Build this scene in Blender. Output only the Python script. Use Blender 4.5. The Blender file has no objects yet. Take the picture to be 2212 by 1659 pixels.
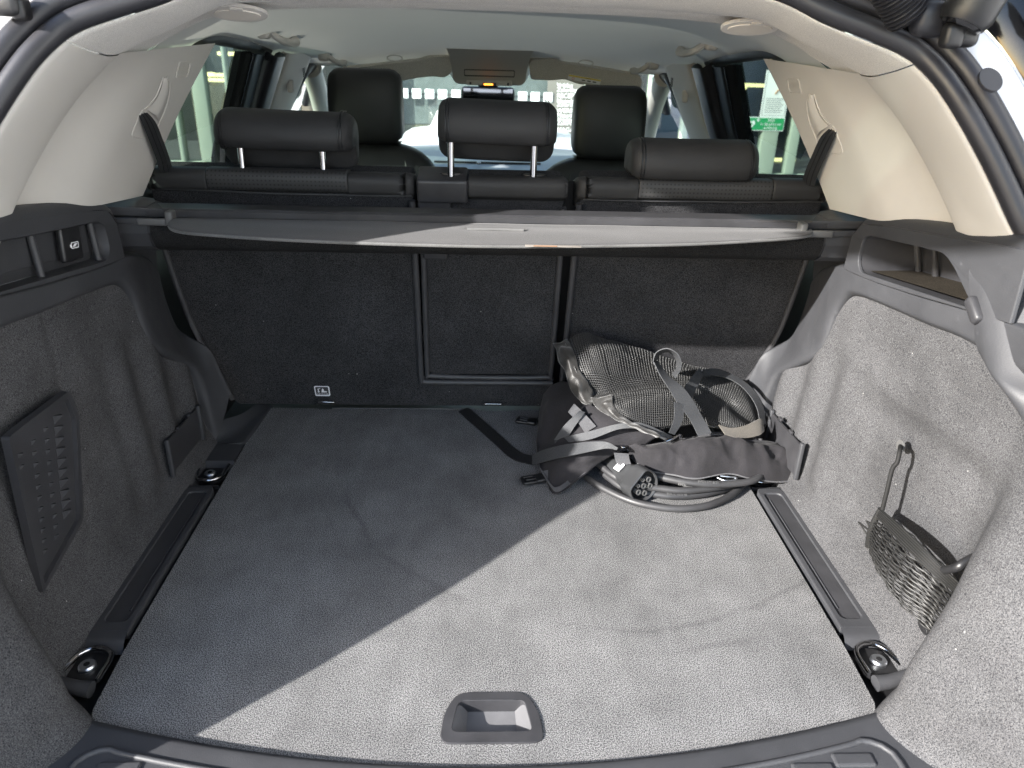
import bpy, bmesh, math, random
from mathutils import Vector, Matrix, noise
from mathutils.geometry import tessellate_polygon
random.seed(7)
scene = bpy.context.scene
col = scene.collection
R = math.radians

# ------------------------------------------------------------------ camera
W, H, F = 2212.0, 1659.0, 1600.0           # measuring scale of the photograph
YAW, PITCH, ROLL = R(2.646), R(24.532), R(1.624)
CAM = Vector((-0.0187, 0.0, 0.78))         # metres; z = 0 is the boot floor, y points to the front of the car
_f = Vector((math.sin(YAW)*math.cos(PITCH), math.cos(YAW)*math.cos(PITCH), -math.sin(PITCH)))
_r0 = Vector((math.cos(YAW), -math.sin(YAW), 0)); _u0 = _r0.cross(_f)
_r = _r0*math.cos(ROLL) + _u0*math.sin(ROLL); _u = _u0*math.cos(ROLL) - _r0*math.sin(ROLL)
cd = bpy.data.cameras.new('camera'); cam = bpy.data.objects.new('camera', cd); col.objects.link(cam)
cd.sensor_width = 36; cd.lens = F/W*36; cd.clip_start = 0.02; cd.clip_end = 600
cam.matrix_world = Matrix(((_r.x, _u.x, -_f.x, CAM.x), (_r.y, _u.y, -_f.y, CAM.y), (_r.z, _u.z, -_f.z, CAM.z), (0, 0, 0, 1)))
cd.dof.use_dof = True; cd.dof.focus_distance = 1.25; cd.dof.aperture_fstop = 7.0
scene.camera = cam

# ------------------------------------------------------------------ light
SUN = Vector((1.85, 1.25, -1.0)).normalized()          # direction the light travels
elev = math.asin(-SUN.z); toward = -SUN
world = bpy.data.worlds.new('World'); scene.world = world; world.use_nodes = True
nt = world.node_tree; bg = nt.nodes['Background']; sky = nt.nodes.new('ShaderNodeTexSky')
sky.sky_type = 'NISHITA'; sky.sun_disc = False; sky.sun_elevation = elev
sky.sun_rotation = math.atan2(toward.x, toward.y)
sky.air_density = 1.0; sky.dust_density = 1.1; sky.ozone_density = 1.0
nt.links.new(sky.outputs[0], bg.inputs[0]); bg.inputs[1].default_value = 0.15
sl = bpy.data.lights.new('sun', 'SUN'); sl.energy = 5.0; sl.angle = R(0.8); sl.color = (1.0, 0.965, 0.92)
sun = bpy.data.objects.new('sun', sl); col.objects.link(sun)
sun.rotation_euler = SUN.to_track_quat('-Z', 'Y').to_euler(); sun.location = (-4, -2, 4)
scene.view_settings.view_transform = 'Standard'; scene.view_settings.look = 'None'
scene.view_settings.gamma = 1.0; scene.view_settings.exposure = 1.9
scene.view_settings.use_curve_mapping = False
scene.cycles.max_bounces = 10; scene.cycles.transparent_max_bounces = 24
scene.cycles.use_denoising = True; scene.cycles.denoiser = 'OPENIMAGEDENOISE'
scene.cycles.denoising_input_passes = 'RGB_ALBEDO_NORMAL'; scene.cycles.denoising_prefilter = 'NONE'

# ------------------------------------------------------------------ measuring
def at(px, py, X=None, Y=None, Z=None, n=None, p=None):
    d = _f + _r*((px - W/2)/F) + _u*((H/2 - py)/F)
    if n is not None:
        n = Vector(n); t = (Vector(p) - CAM).dot(n)/d.dot(n)
    elif X is not None: t = (X - CAM.x)/d.x
    elif Y is not None: t = (Y - CAM.y)/d.y
    else: t = (Z - CAM.z)/d.z
    return CAM + d*t
def wallx(z): return 0.59 + 0.06*z                   # lower side wall
def panx(z): return 0.62 - 0.33*(z - 0.5)            # upper side panel, leaning in
SEAT_T = math.tan(R(14.5))
def seat(x, z, off=0.0): return Vector((x, 1.56 - SEAT_T*z - off, z - off*SEAT_T))
def seat_px(px, py, off=0.0):
    return at(px, py, n=(0, 1, SEAT_T), p=(0, 1.56 - off*1.07, 0))
def lwall(px, py, off=0.0): return at(px, py, n=(1, 0, .06), p=(-(.59 - off), 0, 0))
def rwall(px, py, off=0.0): return at(px, py, n=(-1, 0, .06), p=(.59 - off, 0, 0))
def lpan(px, py, off=0.0): return at(px, py, n=(1, 0, -.33), p=(-(.62 - off), 0, .5))
def rpan(px, py, off=0.0): return at(px, py, n=(1, 0, .33), p=(.62 - off, 0, .5))
def mir(pts): return [Vector((-p[0], p[1], p[2])) for p in pts]
def sm(a, b, x):
    t = min(1, max(0, (x - a)/(b - a))); return t*t*(3 - 2*t)

# ------------------------------------------------------------------ object helpers
def tag(o, label, cat=None, group=None, kind=None):
    if label: o['label'] = label
    if cat: o['category'] = cat
    if group: o['group'] = group
    if kind: o['kind'] = kind
    return o
def empty(name, loc, label, cat, group=None):
    o = bpy.data.objects.new(name, None); col.objects.link(o); o.location = loc; o.empty_display_size = .05
    return tag(o, label, cat, group)
def link(name, me, mat, parent=None, smooth=True, angle=None):
    o = bpy.data.objects.new(name, me); col.objects.link(o)
    if mat is not None: me.materials.append(mat)
    if smooth:
        me.polygons.foreach_set('use_smooth', [True]*len(me.polygons))
        if angle is not None:
            bm = bmesh.new(); bm.from_mesh(me)
            for e in bm.edges:
                if len(e.link_faces) == 2 and e.calc_face_angle(0) > angle: e.smooth = False
            bm.to_mesh(me); bm.free()
    if parent is not None:
        o.parent = parent; o.matrix_parent_inverse = parent_inv(parent)
    return o
def parent_inv(p): return world_of(p).inverted()
def world_of(o):
    b = Matrix.LocRotScale(o.location, o.rotation_euler, o.scale)
    if o.parent is None: return b
    return world_of(o.parent) @ o.matrix_parent_inverse @ b
def mesh(name, verts, faces, mat, parent=None, smooth=True, angle=None, recalc=False):
    me = bpy.data.meshes.new(name); me.from_pydata([tuple(v) for v in verts], [], faces); me.update()
    if recalc:
        bm = bmesh.new(); bm.from_mesh(me); bmesh.ops.recalc_face_normals(bm, faces=bm.faces); bm.to_mesh(me); bm.free()
    return link(name, me, mat, parent, smooth, angle)
def solid(o, t, off=-1.0):
    m = o.modifiers.new('thickness', 'SOLIDIFY'); m.thickness = t; m.offset = off; return o
def bev(o, w, seg=2, ang=35):
    m = o.modifiers.new('bevel', 'BEVEL'); m.width = w; m.segments = seg; m.limit_method = 'ANGLE'; m.angle_limit = R(ang); return o
def subd(o, n=1):
    m = o.modifiers.new('subd', 'SUBSURF'); m.levels = n; m.render_levels = n; return o

def cr(pts, n, closed=False):
    """Catmull-Rom resample by chord length"""
    P = [Vector(p) for p in pts]
    if closed: P = P + [P[0]]
    if len(P) == 2: return [P[0].lerp(P[1], i/(n - 1)) for i in range(n)]
    L = [0.0]
    for a, b in zip(P, P[1:]): L.append(L[-1] + max((b - a).length, 1e-6)**0.75)
    out = []
    m = n if not closed else n + 1
    for i in range(m):
        s = L[-1]*i/(m - 1); k = 0
        while k < len(L) - 2 and s > L[k + 1]: k += 1
        t = (s - L[k])/(L[k + 1] - L[k])
        p1, p2 = P[k], P[k + 1]
        p0 = P[k - 1] if k > 0 else (P[-2] if closed else p1*2 - p2)
        p3 = P[k + 2] if k + 2 < len(P) else (P[1] if closed else p2*2 - p1)
        out.append(0.5*((2*p1) + (p2 - p0)*t + (2*p0 - 5*p1 + 4*p2 - p3)*t*t + (3*p1 - p0 - 3*p2 + p3)*t**3))
    return out[:n]
def lin(pts, n):
    P = [Vector(p) for p in pts]; L = [0.0]
    for a, b in zip(P, P[1:]): L.append(L[-1] + (b - a).length)
    out = []
    for i in range(n):
        s = L[-1]*i/(n - 1); k = 0
        while k < len(L) - 2 and s > L[k + 1]: k += 1
        d = L[k + 1] - L[k]
        out.append(P[k].lerp(P[k + 1], 0 if d == 0 else (s - L[k])/d))
    return out
def loft(name, rails, mat, parent=None, nu=24, nv=None, closed_u=False, closed_v=False, flip=False, smooth_v=True, disp=None, angle=None, fu=cr):
    rows = [fu(r, nu, closed_u) if (fu is cr) else fu(r, nu) for r in rails]
    if nv:
        cols_ = [(cr if smooth_v else lin)(*( ([rows[j][i] for j in range(len(rows))], nv, closed_v) if smooth_v else ([rows[j][i] for j in range(len(rows))], nv))) for i in range(nu)]
        rows = [[cols_[i][j] for i in range(nu)] for j in range(nv)]
    nvv = len(rows); V = []
    for j, r in enumerate(rows):
        for i, p in enumerate(r):
            V.append(disp(p, i/(nu - 1), j/max(1, nvv - 1)) if disp else p)
    Fs = []
    for j in range(nvv if closed_v else nvv - 1):
        for i in range(nu if closed_u else nu - 1):
            a = j*nu + i; b = j*nu + (i + 1) % nu; c = ((j + 1) % nvv)*nu + (i + 1) % nu; d = ((j + 1) % nvv)*nu + i
            Fs.append((a, d, c, b) if flip else (a, b, c, d))
    return mesh(name, V, Fs, mat, parent, True, angle)
def frames(path, up=Vector((0, 0, 1))):
    out = []; n = len(path)
    nrm = None
    for i, p in enumerate(path):
        t = (path[min(i + 1, n - 1)] - path[max(i - 1, 0)])
        t = t.normalized() if t.length > 1e-9 else Vector((0, 1, 0))
        if nrm is None:
            nrm = up - t*up.dot(t)
            if nrm.length < 1e-3: nrm = Vector((1, 0, 0)) - t*t.x
        else: nrm = nrm - t*nrm.dot(t)
        nrm.normalize(); out.append((p, t, nrm.copy(), t.cross(nrm)))
    return out
def tube_data(path, r, seg=10, closed=False, caps=True):
    V, Fs = [], []; n = len(path)
    fr = frames(path)
    for k, (p, t, a, b) in enumerate(fr):
        rr = r(k/(n - 1)) if callable(r) else r
        for j in range(seg):
            w = 2*math.pi*j/seg; V.append(p + a*(math.cos(w)*rr) + b*(math.sin(w)*rr))
    for k in range(n if closed else n - 1):
        for j in range(seg):
            Fs.append((k*seg + j, k*seg + (j + 1) % seg, ((k + 1) % n)*seg + (j + 1) % seg, ((k + 1) % n)*seg + j))
    if caps and not closed:
        Fs.append(tuple(range(seg))[::-1]); Fs.append(tuple((n - 1)*seg + j for j in range(seg)))
    return V, Fs
def tube(name, pts, r, mat, parent=None, n=None, seg=10, closed=False, smooth=True):
    path = cr(pts, n or max(2, len(pts)*6), closed) if len(pts) > 2 else [Vector(p) for p in pts]
    V, Fs = tube_data(path, r, seg, closed)
    return mesh(name, V, Fs, mat, parent, True, R(50))
def sweep(name, path, prof, mat, parent=None, up=Vector((0, 0, 1)), closed_prof=True, ups=None):
    """prof: list of (a,b) in the (normal, side) frame"""
    V, Fs = [], []; n = len(path); m = len(prof)
    for k, (p, t, a, b) in enumerate(frames(path, up)):
        if ups is not None:
            a = (ups[k] - t*ups[k].dot(t)).normalized(); b = t.cross(a)
        for (x, y) in prof: V.append(p + a*x + b*y)
    for k in range(n - 1):
        for j in range(m if closed_prof else m - 1):
            Fs.append((k*m + j, k*m + (j + 1) % m, (k + 1)*m + (j + 1) % m, (k + 1)*m + j))
    if closed_prof:
        Fs.append(tuple(range(m))[::-1]); Fs.append(tuple((n - 1)*m + j for j in range(m)))
    return mesh(name, V, Fs, mat, parent, True, R(40))
def ribbon(name, edgeA, edgeB, mat, parent=None, n=40, t=0.0012):
    A = cr(edgeA, n); B = cr(edgeB, n); V = []
    for a, b in zip(A, B): V += [a, a.lerp(b, .5), b]
    Fs = []
    for i in range(n - 1):
        for j in range(2):
            Fs.append((i*3 + j, i*3 + j + 1, (i + 1)*3 + j + 1, (i + 1)*3 + j))
    o = mesh(name, V, Fs, mat, parent); 
    uv = o.data.uv_layers.new(name='UV')
    L = [0]
    for a, b in zip(A, A[1:]): L.append(L[-1] + (b - a).length)
    for poly in o.data.polygons:
        for li in poly.loop_indices:
            vi = o.data.loops[li].vertex_index; uv.data[li].uv = (L[vi//3], (vi % 3)*0.0125)
    solid(o, t, 0); es = o.modifiers.new('crisp', 'EDGE_SPLIT'); es.split_angle = R(50); return o
def rbox_mesh(name, sx, sy, sz, b=0.004, seg=3):
    bm = bmesh.new(); bmesh.ops.create_cube(bm, size=1)
    for v in bm.verts: v.co = Vector((v.co.x*sx, v.co.y*sy, v.co.z*sz))
    if b > 0: bmesh.ops.bevel(bm, geom=list(bm.edges), offset=b, segments=seg, affect='EDGES', profile=.5)
    me = bpy.data.meshes.new(name); bm.to_mesh(me); bm.free(); return me
def rbox(name, size, loc, mat, parent=None, rot=None, b=0.004, seg=3, M=None):
    me = rbox_mesh(name, *size, b, seg)
    T = M if M is not None else (Matrix.Translation(Vector(loc)) @ (rot.to_matrix().to_4x4() if hasattr(rot, 'to_matrix') else (rot or Matrix.Identity(4))))
    me.transform(T)
    return link(name, me, mat, parent, True, R(40))
def plate(name, outer, holes, h, mat, parent=None, M=None, bevel=0, smooth=False):
    """flat plate from 2D outlines in the local xy plane, thickness h downwards (-z), placed by M"""
    loops = [outer] + list(holes)
    pts = [Vector((p[0], p[1], 0)) for l in loops for p in l]
    tris = tessellate_polygon([[Vector((p[0], p[1], 0)) for p in l] for l in loops])
    n = len(pts); V = pts + [p - Vector((0, 0, h)) for p in pts]; Fs = []
    for t in tris:
        a, b, c = [pts[i] for i in t]
        if (b - a).cross(c - a).z < 0: t = t[::-1]
        Fs.append(tuple(t)); Fs.append(tuple(i + n for i in t[::-1]))
    k = 0
    for l in loops:
        m = len(l)
        for i in range(m):
            a, b = k + i, k + (i + 1) % m; Fs.append((a, a + n, b + n, b))
        k += m
    if M is not None: V = [M @ v for v in V]
    o = mesh(name, V, Fs, mat, parent, False, recalc=True)
    if bevel: bev(o, bevel, 2, 50)
    return o
def rrect(cx, cy, w, h, r, n=5):
    out = []
    for (sx, sy, a0) in ((1, 1, 0), (-1, 1, 90), (-1, -1, 180), (1, -1, 270)):
        for i in range(n + 1):
            a = R(a0 + 90*i/n); out.append((cx + sx*(w/2 - r) + r*math.cos(a), cy + sy*(h/2 - r) + r*math.sin(a)))
    return out
def rpoly(pts, r=0.01, n=4):
    """round the corners of a 2D polygon"""
    out = []; m = len(pts)
    for i in range(m):
        p0, p1, p2 = Vector(pts[i - 1]), Vector(pts[i]), Vector(pts[(i + 1) % m])
        a = (p0 - p1); b = (p2 - p1); rr = min(r, a.length*.45, b.length*.45)
        q0 = p1 + a.normalized()*rr; q1 = p1 + b.normalized()*rr
        for k in range(n + 1):
            t = k/n; q = q0*(1 - t)**2 + p1*(2*t*(1 - t)) + q1*t*t; out.append((q.x, q.y))
    return out
def basis(o, ex, ey, ez=None):
    ex = Vector(ex).normalized(); ey = Vector(ey); ey = (ey - ex*ey.dot(ex)).normalized(); ez = ex.cross(ey)
    return Matrix(((ex.x, ey.x, ez.x, o[0]), (ex.y, ey.y, ez.y, o[1]), (ex.z, ey.z, ez.z, o[2]), (0, 0, 0, 1)))
def text(name, s, size, M, mat, parent=None, align='CENTER', ext=0.0):
    cu = bpy.data.curves.new(name, 'FONT'); cu.body = s; cu.size = size; cu.align_x = align; cu.align_y = 'CENTER'; cu.extrude = ext; cu.resolution_u = 3
    o = bpy.data.objects.new(name, cu); me = bpy.data.meshes.new_from_object(o); bpy.data.objects.remove(o)
    me.transform(M); return link(name, me, mat, parent, False)
def bolster(name, prof, xs, mat, parent=None, bow=0.0, center=None, flip=False):
    """extrude a closed (y,z) profile along x with scale factors: xs = [(x, scale)]"""
    prof = [Vector((0, p[0], p[1])) for p in prof]; m = len(prof)
    c = center or sum(prof, Vector())/m; V = []; Fs = []
    xm = (xs[0][0] + xs[-1][0])/2; hw = abs(xs[-1][0] - xs[0][0])/2
    for (x, s) in xs:
        for p in prof:
            q = c + (p - c)*s; V.append(Vector((x, q.y + bow*((x - xm)/hw)**2, q.z)))
    n = len(xs)
    for k in range(n - 1):
        for j in range(m): Fs.append((k*m + j, k*m + (j + 1) % m, (k + 1)*m + (j + 1) % m, (k + 1)*m + j))
    Fs.append(tuple(range(m))[::-1]); Fs.append(tuple((n - 1)*m + j for j in range(m)))
    return mesh(name, V, Fs, mat, parent, True, None, recalc=True)

# ------------------------------------------------------------------ materials
def new_mat(name):
    m = bpy.data.materials.new(name); m.use_nodes = True; t = m.node_tree
    return m, t, t.nodes['Principled BSDF']
def nd(t, kind, **kw):
    n = t.nodes.new(kind)
    for k, v in kw.items():
        if hasattr(n, k): setattr(n, k, v)
        else: n.inputs[k.replace('_', ' ')].default_value = v
    return n
def coords(t): return nd(t, 'ShaderNodeTexCoord').outputs['Object']
def ramp(t, fac, stops):
    r = nd(t, 'ShaderNodeValToRGB'); t.links.new(fac, r.inputs[0])
    el = r.color_ramp.elements
    while len(el) < len(stops): el.new(.5)
    for e, (p, c) in zip(el, stops): e.position = p; e.color = (*c, 1) if len(c) == 3 else c
    return r.outputs[0]
def bump(t, height, strength, dist, b, prev=None):
    n = nd(t, 'ShaderNodeBump'); n.inputs['Strength'].default_value = strength; n.inputs['Distance'].default_value = dist
    t.links.new(height, n.inputs['Height'])
    if prev is not None: t.links.new(prev, n.inputs['Normal'])
    t.links.new(n.outputs[0], b.inputs['Normal']); return n.outputs[0]
def noise_tex(t, vec, scale, detail=2.0, rough=.5):
    n = nd(t, 'ShaderNodeTexNoise'); n.inputs['Scale'].default_value = scale; n.inputs['Detail'].default_value = detail; n.inputs['Roughness'].default_value = rough
    t.links.new(vec, n.inputs['Vector']); return n.outputs['Fac']
def mixc(t, a, b, fac, mode='MIX'):
    m = nd(t, 'ShaderNodeMix', data_type='RGBA', blend_type=mode)
    for s, v in ((m.inputs[6], a), (m.inputs[7], b), (m.inputs[0], fac)):
        if hasattr(v, 'is_output'): t.links.new(v, s)
        else: s.default_value = v if not isinstance(v, tuple) else (*v, 1) if len(v) == 3 else v
    return m.outputs[2]
def carpet(name, dark, light, scale=1000, lint=True, bstr=.3, mid=.5, wid=.13, marks=False):
    m, t, b = new_mat(name); c = coords(t)
    n1 = noise_tex(t, c, scale, 1.0, .6); n2 = noise_tex(t, c, 7, 5.0, .65)
    mp = nd(t, 'ShaderNodeMapping'); mp.inputs['Scale'].default_value = (1, .25, 1); mp.inputs['Rotation'].default_value = (0, 0, .5); t.links.new(c, mp.inputs[0])
    n3 = noise_tex(t, mp.outputs[0], 45, 3.0, .6)
    base = ramp(t, n1, [(mid - wid, dark), (mid + wid, light)])
    v = ramp(t, n2, [(.30, (.74,)*3), (.70, (1.14,)*3)])
    base = mixc(t, base, v, 1.0, 'MULTIPLY')
    base = mixc(t, base, ramp(t, n3, [(.30, (.94,)*3), (.68, (1.05,)*3)]), 1.0, 'MULTIPLY')
    if marks:                                   # faint arcs, slightly darker than the carpet round them
        dn = nd(t, 'ShaderNodeVectorMath', operation='DISTANCE'); dn.inputs[1].default_value = (.20, 1.32, 0); t.links.new(c, dn.inputs[0])
        ad = nd(t, 'ShaderNodeMath', operation='MULTIPLY_ADD'); t.links.new(n2, ad.inputs[0]); ad.inputs[1].default_value = .05; t.links.new(dn.outputs['Value'], ad.inputs[2])
        arc = ramp(t, ad.outputs[0], [(.500, (0, 0, 0)), (.508, (1, 1, 1)), (.516, (0, 0, 0)), (.548, (0, 0, 0)), (.556, (.8,)*3), (.566, (0, 0, 0))])
        n4 = noise_tex(t, c, 5.0, 1.0); fm = mixc(t, arc, ramp(t, n4, [(.46, (0, 0, 0)), (.62, (1, 1, 1))]), 1.0, 'MULTIPLY')
        base = mixc(t, base, mixc(t, base, (.72, .72, .72), 1.0, 'MULTIPLY'), fm)
    if lint:
        for sc_, r0, r1 in ((26, .020, .032), (11, .010, .018)):
            vo = nd(t, 'ShaderNodeTexVoronoi'); vo.inputs['Scale'].default_value = sc_; t.links.new(c, vo.inputs['Vector'])
            l = ramp(t, vo.outputs['Distance'], [(r0, (1, 1, 1)), (r1, (0, 0, 0))])
            base = mixc(t, base, (.28, .28, .27), l)
    t.links.new(base, b.inputs['Base Color']); b.inputs['Roughness'].default_value = 1.0
    b.inputs['Specular IOR Level'].default_value = .1
    bump(t, n1, bstr, .002, b)
    return m
def plastic(name, c0, rough=.5, grain=.25, gs=900, spec=.5, wear=0.0, var=None):
    m, t, b = new_mat(name); c = coords(t)
    n1 = noise_tex(t, c, gs, 1.0); n2 = noise_tex(t, c, 14, 4.0, .65)
    k = var if var is not None else (.25 if wear == 0 else .4)
    col_ = ramp(t, n2, [(.3, tuple(x*(1 - k*.5) for x in c0)), (.75, tuple(min(1, x*(1 + k)) for x in c0))])
    if wear:
        vo = noise_tex(t, c, 60, 6.0, .8); f = ramp(t, vo, [(.62, (0, 0, 0)), (.74, (wear, wear, wear))])
        col_ = mixc(t, col_, tuple(min(1, x*3 + .03) for x in c0), f)
    t.links.new(col_, b.inputs['Base Color']); b.inputs['Specular IOR Level'].default_value = spec
    r = ramp(t, n2, [(.3, (rough*.88,)*3), (.75, (min(1, rough*1.15),)*3)]); t.links.new(r, b.inputs['Roughness'])
    if grain: bump(t, n1, grain, .0008, b)
    return m
def simple(name, c0, rough=.5, metal=0.0, spec=.5, emis=None, es=0):
    m, t, b = new_mat(name); b.inputs['Base Color'].default_value = (*c0, 1); b.inputs['Roughness'].default_value = rough
    b.inputs['Metallic'].default_value = metal; b.inputs['Specular IOR Level'].default_value = spec
    if emis: b.inputs['Emission Color'].default_value = (*emis, 1); b.inputs['Emission Strength'].default_value = es
    return m
def fabric(name, c0, scale=900, rough=.9, bs=.4, sheen=.2, var=.2):
    m, t, b = new_mat(name); c = coords(t)
    w1 = nd(t, 'ShaderNodeTexWave'); w1.inputs['Scale'].default_value = scale*.5; w1.bands_direction = 'X'; w1.inputs['Distortion'].default_value = 1.5; t.links.new(c, w1.inputs[0])
    n1 = noise_tex(t, c, scale, 2.0); n2 = noise_tex(t, c, 20, 4.0)
    col_ = ramp(t, n2, [(.3, tuple(x*(1 - var) for x in c0)), (.7, tuple(x*(1 + var) for x in c0))])
    sp = ramp(t, n1, [(.35, (.75,)*3), (.68, (1.35,)*3)])
    col_ = mixc(t, col_, sp, 1.0, 'MULTIPLY')
    t.links.new(col_, b.inputs['Base Color']); b.inputs['Roughness'].default_value = rough
    b.inputs['Sheen Weight'].default_value = sheen; b.inputs['Specular IOR Level'].default_value = .3
    p = bump(t, n1, bs, .001, b)
    return m
def webbing(name, c0):
    m, t, b = new_mat(name); uv = nd(t, 'ShaderNodeTexCoord').outputs['UV']
    w = nd(t, 'ShaderNodeTexWave'); w.bands_direction = 'X'; w.inputs['Scale'].default_value = 170; w.inputs['Distortion'].default_value = .6; w.inputs['Detail'].default_value = 1; t.links.new(uv, w.inputs[0])
    n = noise_tex(t, uv, 700, 2)
    cl = ramp(t, w.outputs['Fac'], [(.15, tuple(x*.55 for x in c0)), (.8, tuple(x*1.3 for x in c0))])
    cl = mixc(t, cl, ramp(t, n, [(.3, (.7,)*3), (.7, (1.3,)*3)]), 1.0, 'MULTIPLY')
    t.links.new(cl, b.inputs['Base Color']); b.inputs['Roughness'].default_value = .55
    bump(t, w.outputs['Fac'], .5, .001, b); return m
def perforated(name, c0, pitch=.0075):
    m, t, b = new_mat(name); c = coords(t)
    mp = nd(t, 'ShaderNodeMapping'); mp.inputs['Scale'].default_value = (1/pitch, 0, 1/pitch); t.links.new(c, mp.inputs[0])
    fr = nd(t, 'ShaderNodeVectorMath', operation='FRACTION'); t.links.new(mp.outputs[0], fr.inputs[0])
    ds = nd(t, 'ShaderNodeVectorMath', operation='DISTANCE'); ds.inputs[1].default_value = (.5, 0, .5); t.links.new(fr.outputs[0], ds.inputs[0])
    f = ramp(t, ds.outputs['Value'], [(.16, (1, 1, 1)), (.24, (0, 0, 0))])
    cl = mixc(t, c0, (.004, .004, .004), f); t.links.new(cl, b.inputs['Base Color'])
    b.inputs['Roughness'].default_value = .6
    bump(t, f, -.6, .001, b); return m
def glass(name, tint, refl=.06, rough=0.0, dens=1.0):
    m = bpy.data.materials.new(name); m.use_nodes = True; t = m.node_tree; t.nodes.clear()
    o = nd(t, 'ShaderNodeOutputMaterial'); tr = nd(t, 'ShaderNodeBsdfTransparent'); tr.inputs[0].default_value = (*tint, 1)
    g = nd(t, 'ShaderNodeBsdfGlossy'); g.inputs['Roughness'].default_value = rough
    lw = nd(t, 'ShaderNodeLayerWeight'); lw.inputs['Blend'].default_value = .5
    pw = nd(t, 'ShaderNodeMath', operation='POWER'); t.links.new(lw.outputs['Facing'], pw.inputs[0]); pw.inputs[1].default_value = 4.0
    ma = nd(t, 'ShaderNodeMath', operation='MULTIPLY_ADD'); t.links.new(pw.outputs[0], ma.inputs[0]); ma.inputs[1].default_value = .7; ma.inputs[2].default_value = refl
    mx = nd(t, 'ShaderNodeMixShader'); t.links.new(ma.outputs[0], mx.inputs[0]); t.links.new(tr.outputs[0], mx.inputs[1]); t.links.new(g.outputs[0], mx.inputs[2])
    t.links.new(mx.outputs[0], o.inputs[0]); return m

M_floor = carpet('boot_carpet', (.026, .026, .029), (.27, .268, .266), 720, wid=.11, marks=True)
M_wall = carpet('lining_carpet', (.015, .0153, .018), (.112, .112, .115), 820, wid=.19)
M_seatfelt = carpet('seat_back_felt', (.008, .008, .0092), (.060, .060, .063), 800)
M_plastic = plastic('trim_plastic', (.036, .037, .041), .58, .3, wear=.25, var=.14)
M_plastic2 = plastic('dark_plastic', (.030, .030, .033), .45, .2, wear=.2)
M_black = plastic('black_plastic', (.012, .012, .013), .4, .12)
M_rubber = plastic('seal_rubber', (.022, .022, .026), .42, .12, 500)
M_cream = plastic('cream_plastic', (.52, .498, .462), .6, .10, 900, .35, var=.03)
M_cream_fab = fabric('cream_headliner', (.53, .51, .475), 1300, .95, .25, .15, .03)
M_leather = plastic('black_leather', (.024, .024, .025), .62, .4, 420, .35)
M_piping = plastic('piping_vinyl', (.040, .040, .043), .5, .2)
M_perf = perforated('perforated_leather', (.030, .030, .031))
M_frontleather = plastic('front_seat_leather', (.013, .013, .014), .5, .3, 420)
M_chrome = simple('chrome', (.38, .38, .39), .06, 1.0)
M_steel = simple('zinc_steel', (.55, .57, .6), .35, 1.0)
M_white = simple('white_paint', (.80, .80, .81), .22)
M_cover = fabric('cover_vinyl', (.050, .049, .051), 1400, .7, .25, .1, .06)
M_grey = plastic('grey_clip', (.085, .085, .085), .5, .1)
M_nylon = fabric('nylon', (.0165, .0155, .0178), 1500, .85, .45, .05, .3)
M_binding = webbing('binding_tape', (.075, .075, .080))
M_web = webbing('strap_webbing', (.048, .050, .054))
M_webdark = webbing('dark_webbing', (.014, .014, .015))
M_mesh = simple('mesh_cord', (.034, .034, .034), .38)
M_hem = fabric('hem_satin', (.018, .017, .016), 1500, .38, .3, .3, .3)
M_meshin = fabric('mesh_lining', (.012, .012, .012), 900, .9)
M_cable = plastic('cable_sheath', (.032, .032, .034), .5, .08)
M_plug = plastic('plug_plastic', (.035, .036, .038), .36, .1)
M_pin = simple('pin_plastic', (.10, .10, .10), .5)
M_cord = webbing('elastic_cord', (.022, .022, .0215))
M_belt = webbing('belt_webbing', (.022, .023, .026))
M_gloss = simple('gloss_black', (.008, .008, .009), .08)
M_label = simple('label_white', (.78, .78, .80), .5)
M_ink = simple('label_ink', (.03, .03, .035), .5)
M_yellow = simple('label_yellow', (.75, .60, .06), .5)
M_red = simple('label_red', (.6, .05, .04), .5)
M_orange = simple('label_orange', (.22, .11, .05), .6)
M_lens = simple('lamp_lens', (.62, .58, .52), .25)
M_glass = glass('side_glass', (.30, .38, .33))
M_roofglass = glass('added_roof_glass', (.66, .69, .68))
M_screen = glass('windscreen_glass', (.80, .88, .84))

# ================================================================== the setting outside
ZG = -0.72
gm, gt, gb = new_mat('paving')
gc = coords(gt); gbk = nd(gt, 'ShaderNodeTexBrick'); gbk.inputs['Scale'].default_value = 4; gt.links.new(gc, gbk.inputs[0])
gbk.inputs['Color1'].default_value = (.22, .22, .23, 1); gbk.inputs['Color2'].default_value = (.27, .27, .28, 1); gbk.inputs['Mortar'].default_value = (.14, .14, .145, 1)
gt.links.new(gbk.outputs[0], gb.inputs['Base Color']); gb.inputs['Roughness'].default_value = .9
g = mesh('ground', [(-200, -200, ZG), (200, -200, ZG), (200, 200, ZG), (-200, 200, ZG)], [(0, 1, 2, 3)], gm, None, False)
tag(g, None, None, None, 'structure')

# ================================================================== the car
car = empty('car', (0, .5, ZG), 'white car with its tailgate open, cream cabin lining and dark boot trim', 'car')

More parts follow.
